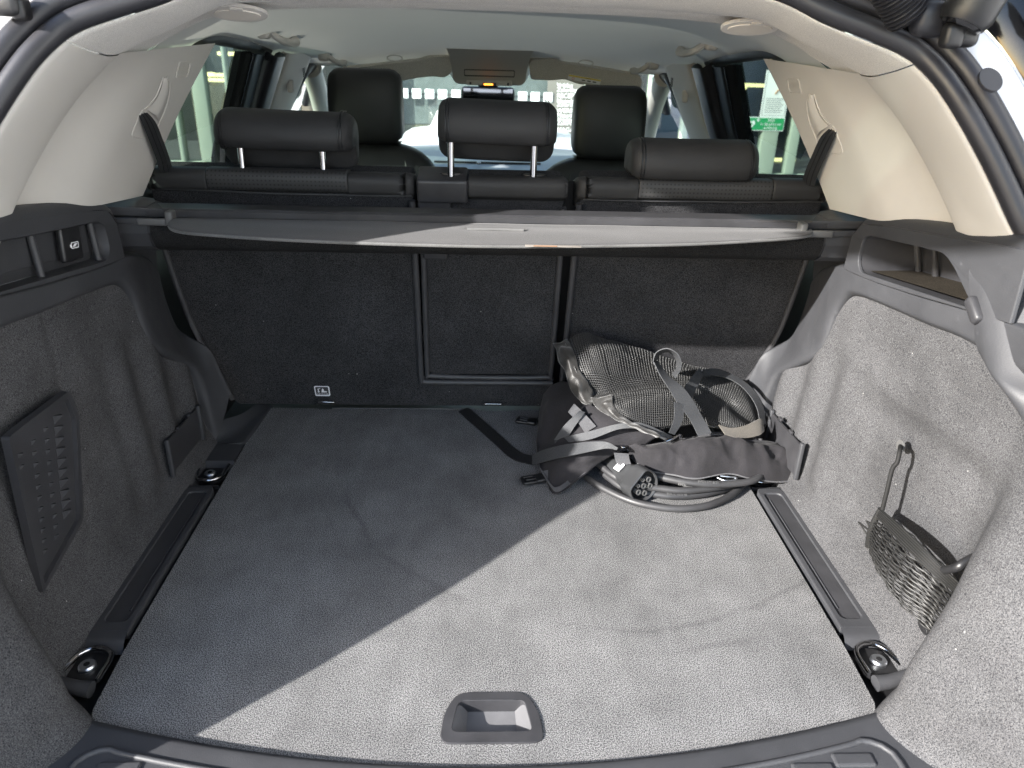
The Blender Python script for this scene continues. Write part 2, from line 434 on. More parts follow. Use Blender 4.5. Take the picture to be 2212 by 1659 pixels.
# ---------- boot floor board (lifts out)
board = empty('load_board', (0, 1.1, 0), 'flat grey carpeted boot floor board with a grab recess at its rear edge', 'floor board')
def sill_y(x, off=0.0): return .607 + .073*(x/.5)**2 + off
outer = [(-.515, 1.562), (-.40, 1.562), (-.395, 1.558), (-.32, 1.558), (-.315, 1.562), (-.02, 1.562), (-.015, 1.556), (.055, 1.556), (.06, 1.562), (.515, 1.562)]
outer += [(.512, .80), (.507, .70)] + [(x/20*.5, sill_y(x/20*.5, .004)) for x in range(20, -21, -1)] + [(-.507, .70), (-.512, .80)]
hole = rpoly([(-.058, .652), (.056, .652), (.046, .716), (-.048, .716)], .012)
plate('carpet_top', outer, [hole], .014, M_floor, board, None, .002)
hb = rpoly([(-.066, .643), (.064, .643), (.060, .69), (.044, .722), (-.046, .722), (-.062, .69)], .016)
hi = rpoly([(-.052, .660), (.050, .660), (.042, .708), (-.044, .708)], .009)
hdl = plate('grab_recess', hb, [hi], .022, M_plastic2, board, Matrix.Translation((0, 0, .0025)), .0015)
M_scoop = plastic('scoop_plastic', (.10, .10, .105), .4, .2)
rl = [(-.0525, .6595), (.0505, .6595), (.0425, .7085), (-.0445, .7085)]
V = [(x, y, .0005) for x, y in rl] + [(-.034, .676, -.026), (.032, .676, -.026), (.030, .7083, -.018), (-.032, .7083, -.018)]
mesh('scoop', V, [(4, 5, 6, 7), (0, 1, 5, 4), (1, 2, 6, 5), (2, 3, 7, 6), (3, 0, 4, 7)], M_scoop, hdl, False, recalc=False)
# felt strip along the far edge
rbox('edge_strip', (.33, .003, .006), (-.2, 1.5635, -.002), M_grey, board, b=.0008)

# ---------- sub floor and sill
mesh('sub_floor', [(-.62, .3, -.03), (.62, .3, -.03), (.62, 3.4, -.03), (-.62, 3.4, -.03)], [(0, 1, 2, 3)], M_black, car, False)
mesh('cabin_floor', [(-.8, 1.6, -.3), (.8, 1.6, -.3), (.8, 3.5, -.3), (-.8, 3.5, -.3)], [(0, 1, 2, 3)], M_black, car, False)
xs = [i/24*.515 for i in range(-24, 25)]
sr = [[Vector((x, sill_y(x, .001), -.012)) for x in xs], [Vector((x, sill_y(x, -.001), .006)) for x in xs], [Vector((x, sill_y(x, -.006), .010)) for x in xs],
      [Vector((x*1.03, sill_y(x, -.045), .011)) for x in xs], [Vector((x*1.05, sill_y(x, -.12), .010)) for x in xs], [Vector((x*1.07, .47, .004)) for x in xs], [Vector((x*1.07, .43, -.05)) for x in xs]]
sill = loft('sill_plate', sr, M_plastic, car, nu=60, nv=28, flip=True, fu=lin)
# raised border and studs of the sill plate
bp = [Vector((x*.93, sill_y(x*.93, -.036), .0115)) for x in xs]
bp = [Vector((-.487, .57, .0115)), Vector((-.484, .615, .0115))] + bp[1:-1] + [Vector((.484, .615, .0115)), Vector((.487, .57, .0115))]
tube('raised_border', bp, .004, M_plastic, sill, n=90, seg=8)
stud = rbox_mesh('stud', .05, .018, .006, .0028, 2)
for i in range(-8, 9):
    for k in range(3):
        x = i*.054 + (.027 if k % 2 else 0)
        if abs(x) > .45: continue
        y = sill_y(x, -.056 - k*.026)
        if y < .48: continue
        o = bpy.data.objects.new('stud', stud); col.objects.link(o); o.location = (x, y, .0112)
        if not stud.materials: stud.materials.append(M_plastic)
        o.parent = sill

# ---------- side walls
# outline of the carpet lining in (y, z): front end runs down beside the rear seat
EDGE = [(.60, .452), (.72, .452), (.80, .448), (.89, .446), (.965, .437), (1.06, .428), (1.155, .417), (1.195, .403), (1.222, .365), (1.234, .31), (1.243, .285), (1.275, .252), (1.34, .206), (1.375, .175), (1.388, .13), (1.392, .07), (1.394, .0), (1.394, -.02)]
def wall_surf(y, z, s):
    x = wallx(z)
    x -= .020*(1 - sm(-.01, .05, z))                         # foot fillet
    pk = .084 - .028*sm(.05, .22, z) - .044*sm(.22, .38, z)   # post beside the opening, wrapped in carpet
    d = pk*(1 - sm(.665, .755, y)) - (pk + .004)*(1 - sm(.50, .66, y)) - .55*max(0, .52 - y)
    x -= d
    # pressed recess behind the net and the ribs of the wheel arch
    rec = sm(.70, .80, y)*(1 - sm(1.03, 1.10, y))*sm(.02, .10, z)*(1 - sm(.27, .33, z + .12*(y - .9)))
    x += (.018 if s > 0 else .006)*rec
    rib = sm(.02, .08, z)*(1 - sm(.26, .36, z))*sm(1.05, 1.1, y)
    x += .006*rib*math.sin((y - 1.05)*2*math.pi/.11)
    # rounded fold line
    if s < 0:
        yy = .955 + .12*(z - .2); x += .004*math.exp(-((y - yy)/.006)**2)*sm(.06, .12, z)
    return x
def open_y(z):                                              # rear end of the lining at the tailgate opening
    P = [(-.05, .44), (.0, .45), (.10, .47), (.28, .575), (.34, .605), (.40, .64), (.45, .66), (.52, .80)]
    for (a, b), (c, d) in zip(P, P[1:]):
        if z <= c: return b + (d - b)*(z - a)/(c - a)
    return .8
def edge_z(y):
    P = EDGE
    if y <= P[0][0]: return P[0][1]
    for (a, b), (c, d) in zip(P, P[1:]):
        if a <= y <= c and c > a: return b + (d - b)*(y - a)/(c - a)
    return -.02
def side(s):
    S = lambda p: Vector((p[0]*s, p[1], p[2]))
    trim_ = None
    # carpet lining
    ny, nz = 110, 64; V = []; Fs = []
    ys = [.42 + (1.391 - .42)*(i/(ny - 1)) for i in range(ny)]
    for y in ys:
        zt = edge_z(y) + .004
        for k in range(nz):
            z = -.022 + (zt + .022)*k/(nz - 1); yy = max(y, open_y(z) - .004); V.append(S((wall_surf(yy, z, s), yy, z)))
    for i in range(ny - 1):
        for k in range(nz - 1):
            a, b, c, d = i*nz + k, (i + 1)*nz + k, (i + 1)*nz + k + 1, i*nz + k + 1
            Fs.append((a, b, c, d) if s < 0 else (a, d, c, b))
    lining = mesh('carpet_lining', V, Fs, M_wall, car)
    # plastic frame: lip over the carpet, corner, strip down beside the seat
    A = [Vector((wall_surf(max(y, .64), z, 0)*0 + wallx(z) - (.036*(1 - sm(.665, .755, y))), y, z)) for y, z in EDGE[1:-1]]
    B = [(.600, .72, .503), (.604, .80, .499), (.606, .89, .486), (.606, .965, .474), (.606, 1.06, .462), (.606, 1.155, .452), (.612, 1.235, .446), (.636, 1.35, .412), (.652, 1.43, .365), (.654, 1.44, .335), (.650, 1.44, .295), (.640, 1.445, .24), (.612, 1.447, .214), (.585, 1.448, .195), (.572, 1.45, .160), (.556, 1.455, .095), (.532, 1.475, .03)]
    B = [Vector(p) for p in B]
    if len(B) > len(A): B = B[:len(A)]
    pr = .011
    r0 = [a + Vector((.012, 0, .0)) for a in A]; r1 = [a + Vector((-pr*.3, 0, 0)) for a in A]; r2 = []
    for a, b in zip(A, B):
        r2.append(a.lerp(b, .10) + Vector((-pr, -.004, .002)))
    r3 = [a.lerp(b, .30) + Vector((-pr*1.1, -.004, .0)) for a, b in zip(A, B)]
    r4 = [a.lerp(b, .85) + Vector((-pr*.5, 0, 0)) for a, b in zip(A, B)]
    r5 = B; r6 = [b + Vector((.03, .03, 0)) for b in B]
    fr = loft('trim_frame', [[S(p) for p in q] for q in (r0, r1, r2, r3, r4, r5, r6)], M_plastic, car, nu=110, nv=30, flip=(s > 0))
    # foot of the frame on the floor, beside the seat
    ft = [[(.600, 1.392, .03), (.575, 1.44, .03), (.55, 1.49, .02), (.535, 1.57, .01)], [(.588, 1.388, .004), (.56, 1.42, .008), (.535, 1.48, .006), (.52, 1.57, .004)],
          [(.570, 1.385, .003), (.545, 1.39, .004), (.525, 1.45, .004), (.512, 1.57, .003)], [(.55, 1.385, .003), (.53, 1.385, .003), (.516, 1.40, .003), (.506, 1.57, .002)], [(.51, 1.384, -.012), (.51, 1.39, -.012), (.505, 1.42, -.012), (.5, 1.57, -.012)]]
    loft('frame_foot', [[S(p) for p in q] for q in ft], M_plastic, car, nu=16, nv=20, flip=(s < 0))
    # floor edge: plastic under-tray, rail with an oblong recess, lashing rings
    mesh('edge_tray', [S((.505, .60, -.018)), S((.60, .60, -.018)), S((.60, 1.60, -.018)), S((.505, 1.60, -.018))], [(0, 1, 2, 3) if s > 0 else (3, 2, 1, 0)], M_black, car, False)
    cx = .5475*s
    Mx = Matrix.Translation((cx, 1.03, .004))
    ol = [(-.027, -.195), (.027, -.195), (.027, .175), (.022, .187), (-.022, .187), (-.027, .175)]
    rail = plate('floor_rail', ol, [rrect(0, -.002, .034, .345, .010)], .016, M_plastic, car, Mx, .0022)
    plate('rail_groove', rrect(0, -.002, .0345, .3455, .010), [], .003, M_plastic2, rail, Matrix.Translation((cx, 1.03, .0005)), 0)
    tube('groove_line', [(cx - .011*s, .88, .0012), (cx - .011*s, 1.18, .0012)], .0012, M_plastic, rail, seg=6)
    # ramps at both rail ends
    for (ya, yb) in ((.836, .806), (1.217, 1.232)):
        q = [[(cx - .027, ya, .004), (cx + .027, ya, .004)], [(cx - .029, ya*.4 + yb*.6, .001), (cx + .029, ya*.4 + yb*.6, .001)], [(cx - .030, yb, -.012), (cx + .030, yb, -.012)]]
        loft('rail_ramp', q, M_plastic, rail, nu=6, nv=8, flip=(ya < yb))
    mesh('far_ramp', [S((.515, 1.30, -.010)), S((.585, 1.30, -.010)), S((.585, 1.315, .003)), S((.515, 1.315, .003)), S((.585, 1.39, .003)), S((.515, 1.39, .003))], [(0, 1, 2, 3), (3, 2, 4, 5)] if s > 0 else [(3, 2, 1, 0), (5, 4, 2, 3)], M_plastic, rail, False)
    for (yc, d) in ((.775, -1), (1.272, 1)):
        pl = plate('lashing_plate', rpoly([(-.027, -.026), (.022, -.026), (.022, .016), (.008, .027), (-.012, .027), (-.027, .014)], .010), [], .006, M_black, car, Matrix.Translation((cx, yc, -.004)) @ Matrix.Rotation(R(0 if d < 0 else 180), 4, 'Z'), .0015)
        ring = [(-.026*s, -.028), (-.025*s, .012), (-.012*s, .027), (.006*s, .030), (.020*s, .020), (.027*s, .0), (.031*s, -.030)]
        if d > 0: ring = [(a, -b) for a, b in ring]
        tube('lashing_ring', [(cx + a, yc + b, .002) for a, b in ring], .0042, M_chrome, pl, n=40, seg=8)
        V_, F_ = tube_data([Vector((cx + .002*s, yc - .002*d*0, -.004)), Vector((cx + .002*s, yc, .000)), Vector((cx + .002*s, yc, .0025))], lambda k: .0115 if k < .9 else .0095, 24)
        bolt = mesh('bolt', V_, F_, M_steel, pl, True, R(30))
        V_, F_ = tube_data([Vector((cx + .002*s, yc, .0024)), Vector((cx + .002*s, yc, .0029))], .0045, 6)
        mesh('bolt_socket', V_, F_, M_black, bolt if False else pl, False)
    # rear floor lug
    tube('floor_lug', [(cx - .022*s, .735, -.002), (cx, .737, 0), (cx + .03*s, .745, .004)], lambda k: .011 - .003*k, M_plastic, car, n=14, seg=12)
    # ---- ledge over the lip: face with an opening, rounded top
    def zl(y): return .492 + (.85 - y)*.118 if y > .72 else .507
    face_o = [(.795, .4995), (.85, .4925), (.89, .487), (1.0, .4705), (1.1, .4575), (1.18, .450), (1.212, .449), (1.207, .505), (1.185, .530), (1.10, .546), (.95, .565), (.88, .575), (.800, .585)]
    if s > 0: hole = rpoly([(.862, .494), (1.155, .4585), (1.172, .475), (1.168, .512), (1.15, .520), (.955, .543), (.93, .535)], .012)
    else: hole = rpoly([(.865, .4945), (1.155, .4585), (1.170, .475), (1.166, .512), (1.15, .520), (.955, .542), (.875, .553)], .010)
    Mf = basis(S((.6035, 0, 0)), (0, 1, 0), (0, 0, 1)) if s < 0 else basis(S((.6035, 0, 0)), (0, 1, 0), (0, 0, 1))
    # local x = y world, local y = z world -> normal = +x world
    ff = plate('ledge_face', face_o, [hole], .006, M_plastic, car, Mf, .002)
    # pocket behind the opening
    dep = .085 if s > 0 else .022
    ring0 = [S((.6035, a, b)) for a, b in hole]; ring1 = [S((.6035 + dep, a*1 + (1.02 - a)*.04, b + (.495 - b)*.10)) for a, b in hole]
    pk = loft('pocket', [ring0, ring1], M_plastic2 if s > 0 else M_plastic, car, nu=len(hole), nv=6, closed_u=True, flip=(s > 0), smooth_v=False)
    tri = tessellate_polygon([[Vector((a, b, 0)) for a, b in hole]])
    mesh('pocket_back', ring1, [tuple(t) for t in tri], M_plastic2 if s > 0 else M_plastic, pk, False)
    if s > 0:
        mesh('pocket_mat', [S((.612, .872, .498)), S((.612, 1.15, .4625)), S((.684, 1.145, .466)), S((.684, .885, .500))], [(0, 1, 2, 3)], carpet('brown_felt', (.008, .007, .005), (.045, .037, .028), 800, False), pk, False)
        for y in (1.085, 1.135):
            tube('pocket_rib', [S((.682, y, .468)), S((.665, y + .004, .53))], .005, M_plastic2, pk, seg=8)
    else:
        sk = rbox('power_panel', (.004, .27, .052), S((.6225, 1.0, .519)), M_plastic, car, b=.001, M=Matrix.Translation(S((.624, 1.01, .518))) @ Matrix.Rotation(R(-7.0), 4, 'X'))
        for y in (.99, 1.145):
            tube('panel_rib', [S((.612, y, .480 - (y - .99)*.12)), S((.618, y + .006, .545 - (y - .99)*.12))], .005, M_plastic, sk, seg=8)
        bt = rbox('release_button', (.010, .052, .050), S((.616, 1.078, .512)), M_black, car, M=Matrix.Translation(S((.612, 1.075, .505))) @ Matrix.Rotation(R(-7), 4, 'X'), b=.004)
        Mb = basis(S((.6068, 1.072, .506)), (0, 1, -.12), (0, .12, 1))
        Mi = basis(S((.6064, 1.078, .502)), (0, 1, -.12), (0, .12, 1))
        plate('battery_icon', rrect(0, 0, .020, .009, .002), [rrect(0, 0, .0175, .0065, .0012)], .0004, M_label, bt, Mi)
        plate('battery_charge', [(-.007, -.002), (.0, .0022), (.007, .002), (.0, -.0022)], [], .0004, M_label, bt, Mi)
        plate('battery_terminal', [(-.0125, -.002), (-.0102, -.002), (-.0102, .002), (-.0125, .002)], [], .0004, M_label, bt, Mi)
    tops = [(a, b) for a, b in face_o[6:]]
    q0 = [S((.6035, a, b - .001)) for a, b in tops]; q1 = [S((.607, a, b + .008)) for a, b in tops]; q2 = [S((.616, a, b + .014)) for a, b in tops]; q3 = [S((.64, a, b + .017)) for a, b in tops]; q4 = [S((.67, a + .03, b + .018)) for a, b in tops]
    loft('ledge_top', [q0, q1, q2, q3, q4], M_plastic, car, nu=40, nv=18, flip=(s < 0))
    # ---- shelf between ledge and seat, under the cream panel
    loft('ledge_front', [[S((.74, 1.19, .555)), S((.74, 1.35, .535)), S((.74, 1.50, .51))], [S((.665, 1.19, .552)), S((.66, 1.35, .532)), S((.665, 1.50, .505))], [S((.653, 1.19, .53)), S((.652, 1.35, .515)), S((.66, 1.50, .49))], [S((.650, 1.19, .48)), S((.650, 1.36, .46)), S((.662, 1.48, .44))], [S((.625, 1.20, .445)), S((.642, 1.36, .41)), S((.660, 1.45, .36))]], M_plastic, car, nu=24, nv=24, flip=(s > 0))
    # ---- lower pillar end piece
    lp = [[S((.60, .90, .556)), S((.612, .875, .560)), S((.625, .855, .565)), S((.655, .80, .580))], [S((.596, .885, .525)), S((.600, .855, .53)), S((.612, .83, .53)), S((.650, .770, .53))], [S((.594, .855, .487)), S((.594, .825, .49)), S((.605, .795, .49)), S((.645, .745, .49))], [S((.595, .83, .452)), S((.588, .80, .452)), S((.595, .765, .450)), S((.638, .715, .45))], [S((.60, .80, .440)), S((.588, .78, .436)), S((.59, .745, .432)), S((.632, .70, .42))], [S((.612, .79, .43)), S((.605, .765, .42)), S((.606, .73, .40)), S((.640, .68, .37))]]
    pe = loft('pillar_foot', lp, M_plastic, car, nu=24, nv=24, flip=(s < 0))
    if s > 0: rbox('bag_hook', (.014, .036, .016), (0, 0, 0), M_plastic2, pe, b=.005, M=Matrix.Translation(S((.592, .853, .497))) @ Matrix.Rotation(R(38), 4, 'X'))
    # ---- little access flap
    quad = [lwall(345, 953, .012), lwall(420, 880, .012), lwall(428, 945, .012), lwall(360, 1022, .012)]
    yc = 1.272; zc = .075
    Md = basis(S((wallx(zc) - .010, yc, zc)), (0, 1, -.09*1), (-.06*s*0, 0, 1))
    dn = plate('access_flap', rrect(0, 0, .150, .066, .004), [], .004, M_plastic2, car, basis(S((.5855, yc, zc)), (0, 1, -.05), (.0, .05, 1)), .001)
    for e in (-1, 1): rbox('flap_rail', (.008, .010, .078), S((.584, yc + e*.078, zc - e*.004)), M_plastic, dn, b=.002)
    for e in (-.02, .035): rbox('flap_tab', (.006, .012, .006), S((.585, yc + e, zc + .036)), M_plastic2, dn, b=.001)
    return fr, lining
for s in (-1, 1): side(s)

# ---------- opening: rubber seal, cream pillar trim, white body
SEAL = [(.585, .47, -.03), (.600, .50, .10), (.618, .60, .28), (.632, .72, .42), (.640, .80, .51), (.630, .858, .572), (.620, .883, .601), (.607, .918, .642), (.592, .954, .683), (.577, .984, .717), (.561, 1.009, .746), (.541, 1.030, .769), (.519, 1.041, .783), (.481, 1.053, .797), (.425, 1.071, .817), (.367, 1.094, .843), (.25, 1.12, .868), (.12, 1.13, .878), (0, 1.132, .881)]
ARCH = [(.670, .80, .40), (.650, .86, .46), (.630, .905, .51), (.615, .936, .547), (.607, .966, .582), (.592, 1.006, .628), (.573, 1.046, .673), (.551, 1.079, .711), (.532, 1.100, .735), (.514, 1.118, .756), (.482, 1.134, .774), (.445, 1.149, .792), (.400, 1.170, .815), (.366, 1.181, .826), (.25, 1.195, .832), (.12, 1.20, .834), (0, 1.20, .834)]
def _near(p):      # upper run of the opening leans a little further back
    f = 1 - .075*sm(.50, .76, p[2]); q = CAM + (Vector(p) - CAM)*f; sx_ = 1 if p[0] >= 0 else -1
    return (q.x if p[0] > .001 else 0.0, q.y, q.z)
SEAL = [_near(p) for p in SEAL]
def seal_path(n=220):
    full = [Vector(p) for p in SEAL] + mir(SEAL[:-1])[::-1]
    return cr(full, n)
sp_ = seal_path()
def outward(path):
    out = []
    c = Vector((0, .9, .45))
    for p in path:
        d = p - c; d.y = 0; out.append(d.normalized())
    return out
ups = outward(sp_)
nrm_open = Vector((0, -.754, .656))           # the opening faces back and up
def seal_ring(name, inset, rad, fwd, parent, n=12, wob=0.0):
    V, Fs = [], []
    m = len(sp_)
    for k, p in enumerate(sp_):
        t = (sp_[min(k + 1, m - 1)] - sp_[max(k - 1, 0)]).normalized()
        a = (ups[k] - t*ups[k].dot(t)).normalized(); b = t.cross(a)
        if b.dot(nrm_open) < 0: b = -b
        c = p + a*(inset + wob*noise.noise(p*18)) + b*fwd
        for j in range(n):
            w = 2*math.pi*j/n; V.append(c + a*(rad[0]*math.cos(w)) + b*(rad[1]*math.sin(w)))
    for k in range(m - 1):
        for j in range(n): Fs.append((k*n + j, k*n + (j + 1) % n, (k + 1)*n + (j + 1) % n, (k + 1)*n + j))
    return mesh(name, V, Fs, M_rubber, parent, True, None, recalc=True)
sealo = seal_ring('door_seal', .013, (.0125, .013), .004, car, wob=.001)
seal_ring('seal_lip', .040, (.013, .013), .0, sealo, wob=.001)
seal_ring('seal_web', .027, (.014, .004), -.002, sealo)
# white body flange around the seal
rows = []
for (o_, f_) in ((.045, -.012), (.052, -.006), (.066, -.004), (.084, -.006), (.094, -.014), (.102, -.04)):
    row = []
    for k, p in enumerate(sp_):
        row.append(p + ups[k]*o_ + nrm_open*f_)
    rows.append(row)
flange = loft('body_flange', rows, M_white, car, nu=len(sp_), nv=20, flip=False)

def pillar(s):
    S = lambda p: Vector((p[0]*s, p[1], p[2]))
    n = 70
    # the part of the band below the seam is hard cream plastic, above it is fabric
    sa = cr(SEAL[2:], n); ar = cr(ARCH, n)
    def split(P, z): return [p for p in P if p.z <= z + 1e-4], [p for p in P if p.z > z - 1e-4]
    def rails(a, b):
        a = cr(a, 40); b = cr(b, 40); out = []
        inw = [Vector((-.012 + .012*abs(0), -.006, 0)) for _ in a]
        r0 = [p + Vector((.01, .02, 0)) for p in a]
        r1 = [p for p in a]
        r2 = [p.lerp(q, .30) + Vector((-.006, -.012, -.004)) for p, q in zip(a, b)]
        r3 = [p.lerp(q, .70) + Vector((-.006, -.014, -.006)) for p, q in zip(a, b)]
        r4 = [p.lerp(q, .93) + Vector((-.003, -.006, -.003)) for p, q in zip(a, b)]
        r5 = b; r6 = [q + Vector((.010, .022, .004)) for q in b]; r7 = [q + Vector((.03, .05, .01)) for q in b]
        return [[S(p) for p in r] for r in (r0, r1, r2, r3, r4, r5, r6, r7)]
    zs_a, zs_b = .771, .757
    la, ua = split(sa, zs_a); lb, ub = split(ar, zs_b)
    la.append(ua[0].lerp(la[-1], .5)) if False else None
    lo = loft('pillar_trim', rails(la, lb), M_cream, car, nu=44, nv=26, flip=(s < 0))
    ua2 = [la[-1] + Vector((0, .001, .0015))] + ua; ub2 = [lb[-1] + Vector((0, .001, .0015))] + ub
    loft('headliner_edge', rails(ua2, ub2), M_cream_fab, car, nu=44, nv=26, flip=(s < 0))
    # side panel with belt outlet
    def pp(y, z, o=0): return S((panx(z) - o, y, z))
    def arch_at(z):
        for p_, q_ in zip(ARCH, ARCH[1:]):
            if p_[2] <= z <= q_[2]: t_ = (z - p_[2])/(q_[2] - p_[2]); return p_[0] + (q_[0] - p_[0])*t_, p_[1] + (q_[1] - p_[1])*t_
        return ARCH[9][0], ARCH[9][1]
    mids = []
    for k in range(11):
        w = k/10; r = []
        for j in range(13):
            v_ = j/12
            zf = .525 + (.770 - .525)*w                       # front end height
            zr = .560 + (.7555 - .560)*w
            z = zr + (zf - zr)*v_
            xa, ya = arch_at(z); yf = 1.335 + (z - .525)*.98
            y = ya + .022 + (yf - ya - .022)*v_
            m_ = sm(0, .20, y - ya - .022)
            x = (xa + .016)*(1 - m_) + panx(z)*m_ + .006*math.sin(math.pi*w)
            r.append(S((x, y, z)))
        mids.append(r)
    # window-side return
    pnl = loft('side_panel', mids, M_cream, car, nu=44, nv=40, flip=(s < 0))
    a = [m_[-1] for m_ in mids]; b = [m_[-1] + S((.05, .012, 0)) for m_ in mids]
    loft('panel_edge', [a, b], M_cream, car, nu=20, nv=3, flip=(s < 0))
    loft('pillar_base', [[S((.655, 1.28, z_)), S((.665, 1.45, z_)), S((.68, 1.62, z_))] for z_ in (.40, .48, .553)], M_plastic2, car, nu=8, nv=6, flip=(s > 0))
    # belt outlet: raised leaf-shaped bezel, deep groove
    def P(px, py, o=0.0):
        q = lpan(px, py); return S((panx(q.z) + .006*math.sin((q.z - .52)/.25*math.pi) - o, q.y, q.z))
    bez = [P(367, 165), P(372, 180), P(372, 205), P(365, 235), P(352, 265), P(345, 288)]
    tube('belt_groove', bez, .0012, M_cream, pnl, n=36, seg=8)
    inn = [P(357, 167), P(352, 185), P(345, 205), P(334, 222), P(320, 236)]
    tube('belt_groove', inn, .0014, M_cream, pnl, n=36, seg=8)
    leaf = [P(360, 168, .001), P(369, 185, .001), P(369, 207, .001), P(361, 235, .001), P(349, 264, .001)]
    leafb = [P(358, 169, .001), P(354, 188, .001), P(347, 208, .001), P(336, 225, .001), P(324, 237, .001)]
    loft('belt_recess', [leaf, [p_.lerp(q_, .5) + S((-.0055, 0, 0)) for p_, q_ in zip(leaf, leafb)], leafb], M_cream, pnl, nu=20, nv=10, flip=(s > 0))
    low = [P(304, 262), P(297, 278), P(293, 292), P(298, 297), P(308, 298), P(320, 297)]
    tube('outlet_rim', [P(316, 236), P(306, 255)] + low, .0014, M_cream, pnl, n=36, seg=8)
    # belt
    be = empty('seat_belt', P(330, 300), ('black seat belt coming out of the cream side panel left of the headrests' if s < 0 else 'black seat belt coming out of the cream side panel near the green sign'), 'seat belt', 'rear seat belts')
    eA = [P(310, 243, -.004), P(306, 262, .006), P(316, 300, .010), P(329, 345, .012), P(333, 372, .012)]
    eB = [P(322, 236, -.004), P(334, 262, .006), P(345, 300, .010), P(357, 345, .012), P(361, 372, .012)]
    o = ribbon('webbing', eA, eB, M_belt, be, 40, .0015)
    for k_ in (.33, .66):
        tube('webbing_rib', [a_.lerp(b_, k_) + S((-.0012, -.001, 0)) for a_, b_ in zip(eA, eB)], .0010, M_belt, be, n=30, seg=6)
    # airbag badge
    c = P(399, 152, .002); c0, c1, c2 = P(387, 168), P(412, 168), P(390, 134)
    Mb = basis(c, (c1 - c0), (c2 - c0))
    if s > 0:
        cc = c; Mb = basis(cc, (c0 - c1), (c2 - c0))
    bw, bh = (c1 - c0).length, (c2 - c0).length
    bd = plate('airbag_badge', rrect(0, 0, bw, bh, .005), [rrect(0, 0, bw - .004, bh - .004, .004)], .0025, M_cream, pnl, Mb)
    text('airbag_lettering', 'AIRBAG', bw*.27, Mb @ Matrix.Translation((0, .0, -.0005)), plastic('cream_lettering', (.50, .48, .44), .6, .1), pnl)
for s in (-1, 1): pillar(s)

# ---------- headliner
def roof_z(y):
    P = [(1.28, .850), (1.34, .846), (1.5, .840), (1.7, .834), (2.0, .822), (2.25, .803), (2.45, .778), (2.58, .752), (2.68, .722)]
    for (a, b), (c, d) in zip(P, P[1:]):
        if y <= c: return b + (d - b)*(y - a)/(c - a)
    return P[-1][1]
def side_edge(y):   # lower edge of the headliner at the side
    P = [(1.10, .552, .742), (1.50, .550, .757), (1.62, .550, .775), (1.95, .562, .757), (2.15, .57, .738), (2.5, .585, .715), (2.7, .60, .69)]
    for (a, b, c), (d, e, f_) in zip(P, P[1:]):
        if y <= d:
            t = max(0, (y - a)/(d - a)); return b + (e - b)*t, c + (f_ - c)*t
    return P[-1][1:]
def xsec(y, z0=None):
    z0 = roof_z(y) if z0 is None else z0; xe, ze = side_edge(y)
    half = [(0, z0), (.18, z0 - .001), (.32, z0 - .006), (.42, z0 - .018), (.49, z0*.45 + ze*.55), (xe - .005, ze + .008), (xe + .004, ze)]
    return [Vector((-a, y, b)) for a, b in half[::-1][:-1]] + [Vector((a, y, b)) for a, b in half]
M_translucent = bpy.data.materials.new('translucent_headliner'); M_translucent.use_nodes = True  # lets sun from the added roof glass through, to lighten the ceiling
bt_ = M_translucent.node_tree; bp_ = bt_.nodes['Principled BSDF']; bp_.inputs['Base Color'].default_value = (.50, .49, .45, 1); bp_.inputs['Roughness'].default_value = .95
tl_ = nd(bt_, 'ShaderNodeBsdfTranslucent'); tl_.inputs[0].default_value = (.70, .69, .62, 1)
ms_ = nd(bt_, 'ShaderNodeMixShader'); ms_.inputs[0].default_value = .09
bt_.links.new(bp_.outputs[0], ms_.inputs[1]); bt_.links.new(tl_.outputs[0], ms_.inputs[2]); bt_.links.new(ms_.outputs[0], bt_.nodes['Material Output'].inputs[0])
ys_ = [1.30, 1.36, 1.45, 1.6, 1.8, 2.0, 2.2, 2.35, 2.5, 2.6, 2.68]
headl = loft('headliner', [xsec(y) for y in ys_], M_translucent, car, nu=60, nv=60, flip=False)
# rear header: lower slab that carries the two lamps, with a rolled front edge
hd = [xsec(y, z) for y, z in ((1.12, .872), (1.16, .850), (1.20, .834), (1.235, .829), (1.262, .8275))]
hd += [[p + Vector((0, .010, .003)) if abs(p.x) < .45 else p + Vector((0, .01, 0)) for p in hd[-1]], [p + Vector((0, .012, .02)) if abs(p.x) < .45 else p + Vector((0, .012, 0)) for p in hd[-1]]]
loft('rear_header', hd, M_cream_fab, car, nu=60, nv=30, flip=False)
def roof_pt(px, py, dz=.0, Z=.826): return at(px, py, Z=Z - dz)
for (px, py) in ((513, 25), (1620, 56)):
    c = at(px, py, Y=1.195); Ml_ = basis(c, (1, 0, 0), (0, .93, -.36))      # local z points down and back
    Ml_ = basis(c, (1, 0, 0), (0, -.93, .36))
    ell = lambda a_, b_: [(a_*math.cos(R(t)), b_*math.sin(R(t))) for t in range(0, 360, 15)]
    lampb = plate('reading_lamp', ell(.043, .026), [], .005, M_cream, car, Ml_ @ Matrix.Translation((0, 0, .004)), .002)
    plate('lamp_lens', ell(.033, .016), [], .003, M_lens, lampb, Ml_ @ Matrix.Translation((0, 0, .0058)), .001)
    plate('lamp_switch', rrect(.004, .019, .018, .006, .002), [], .003, M_cream, lampb, Ml_ @ Matrix.Translation((0, 0, .0065)), .0008)
# coat hooks (chromed) beyond the header
for (px, py) in ((540, 40), (1571, 66)):
    c = at(px, py, Y=1.6); ho = rbox('coat_hook', (.022, .02, .010), c, M_chrome, car, b=.004)
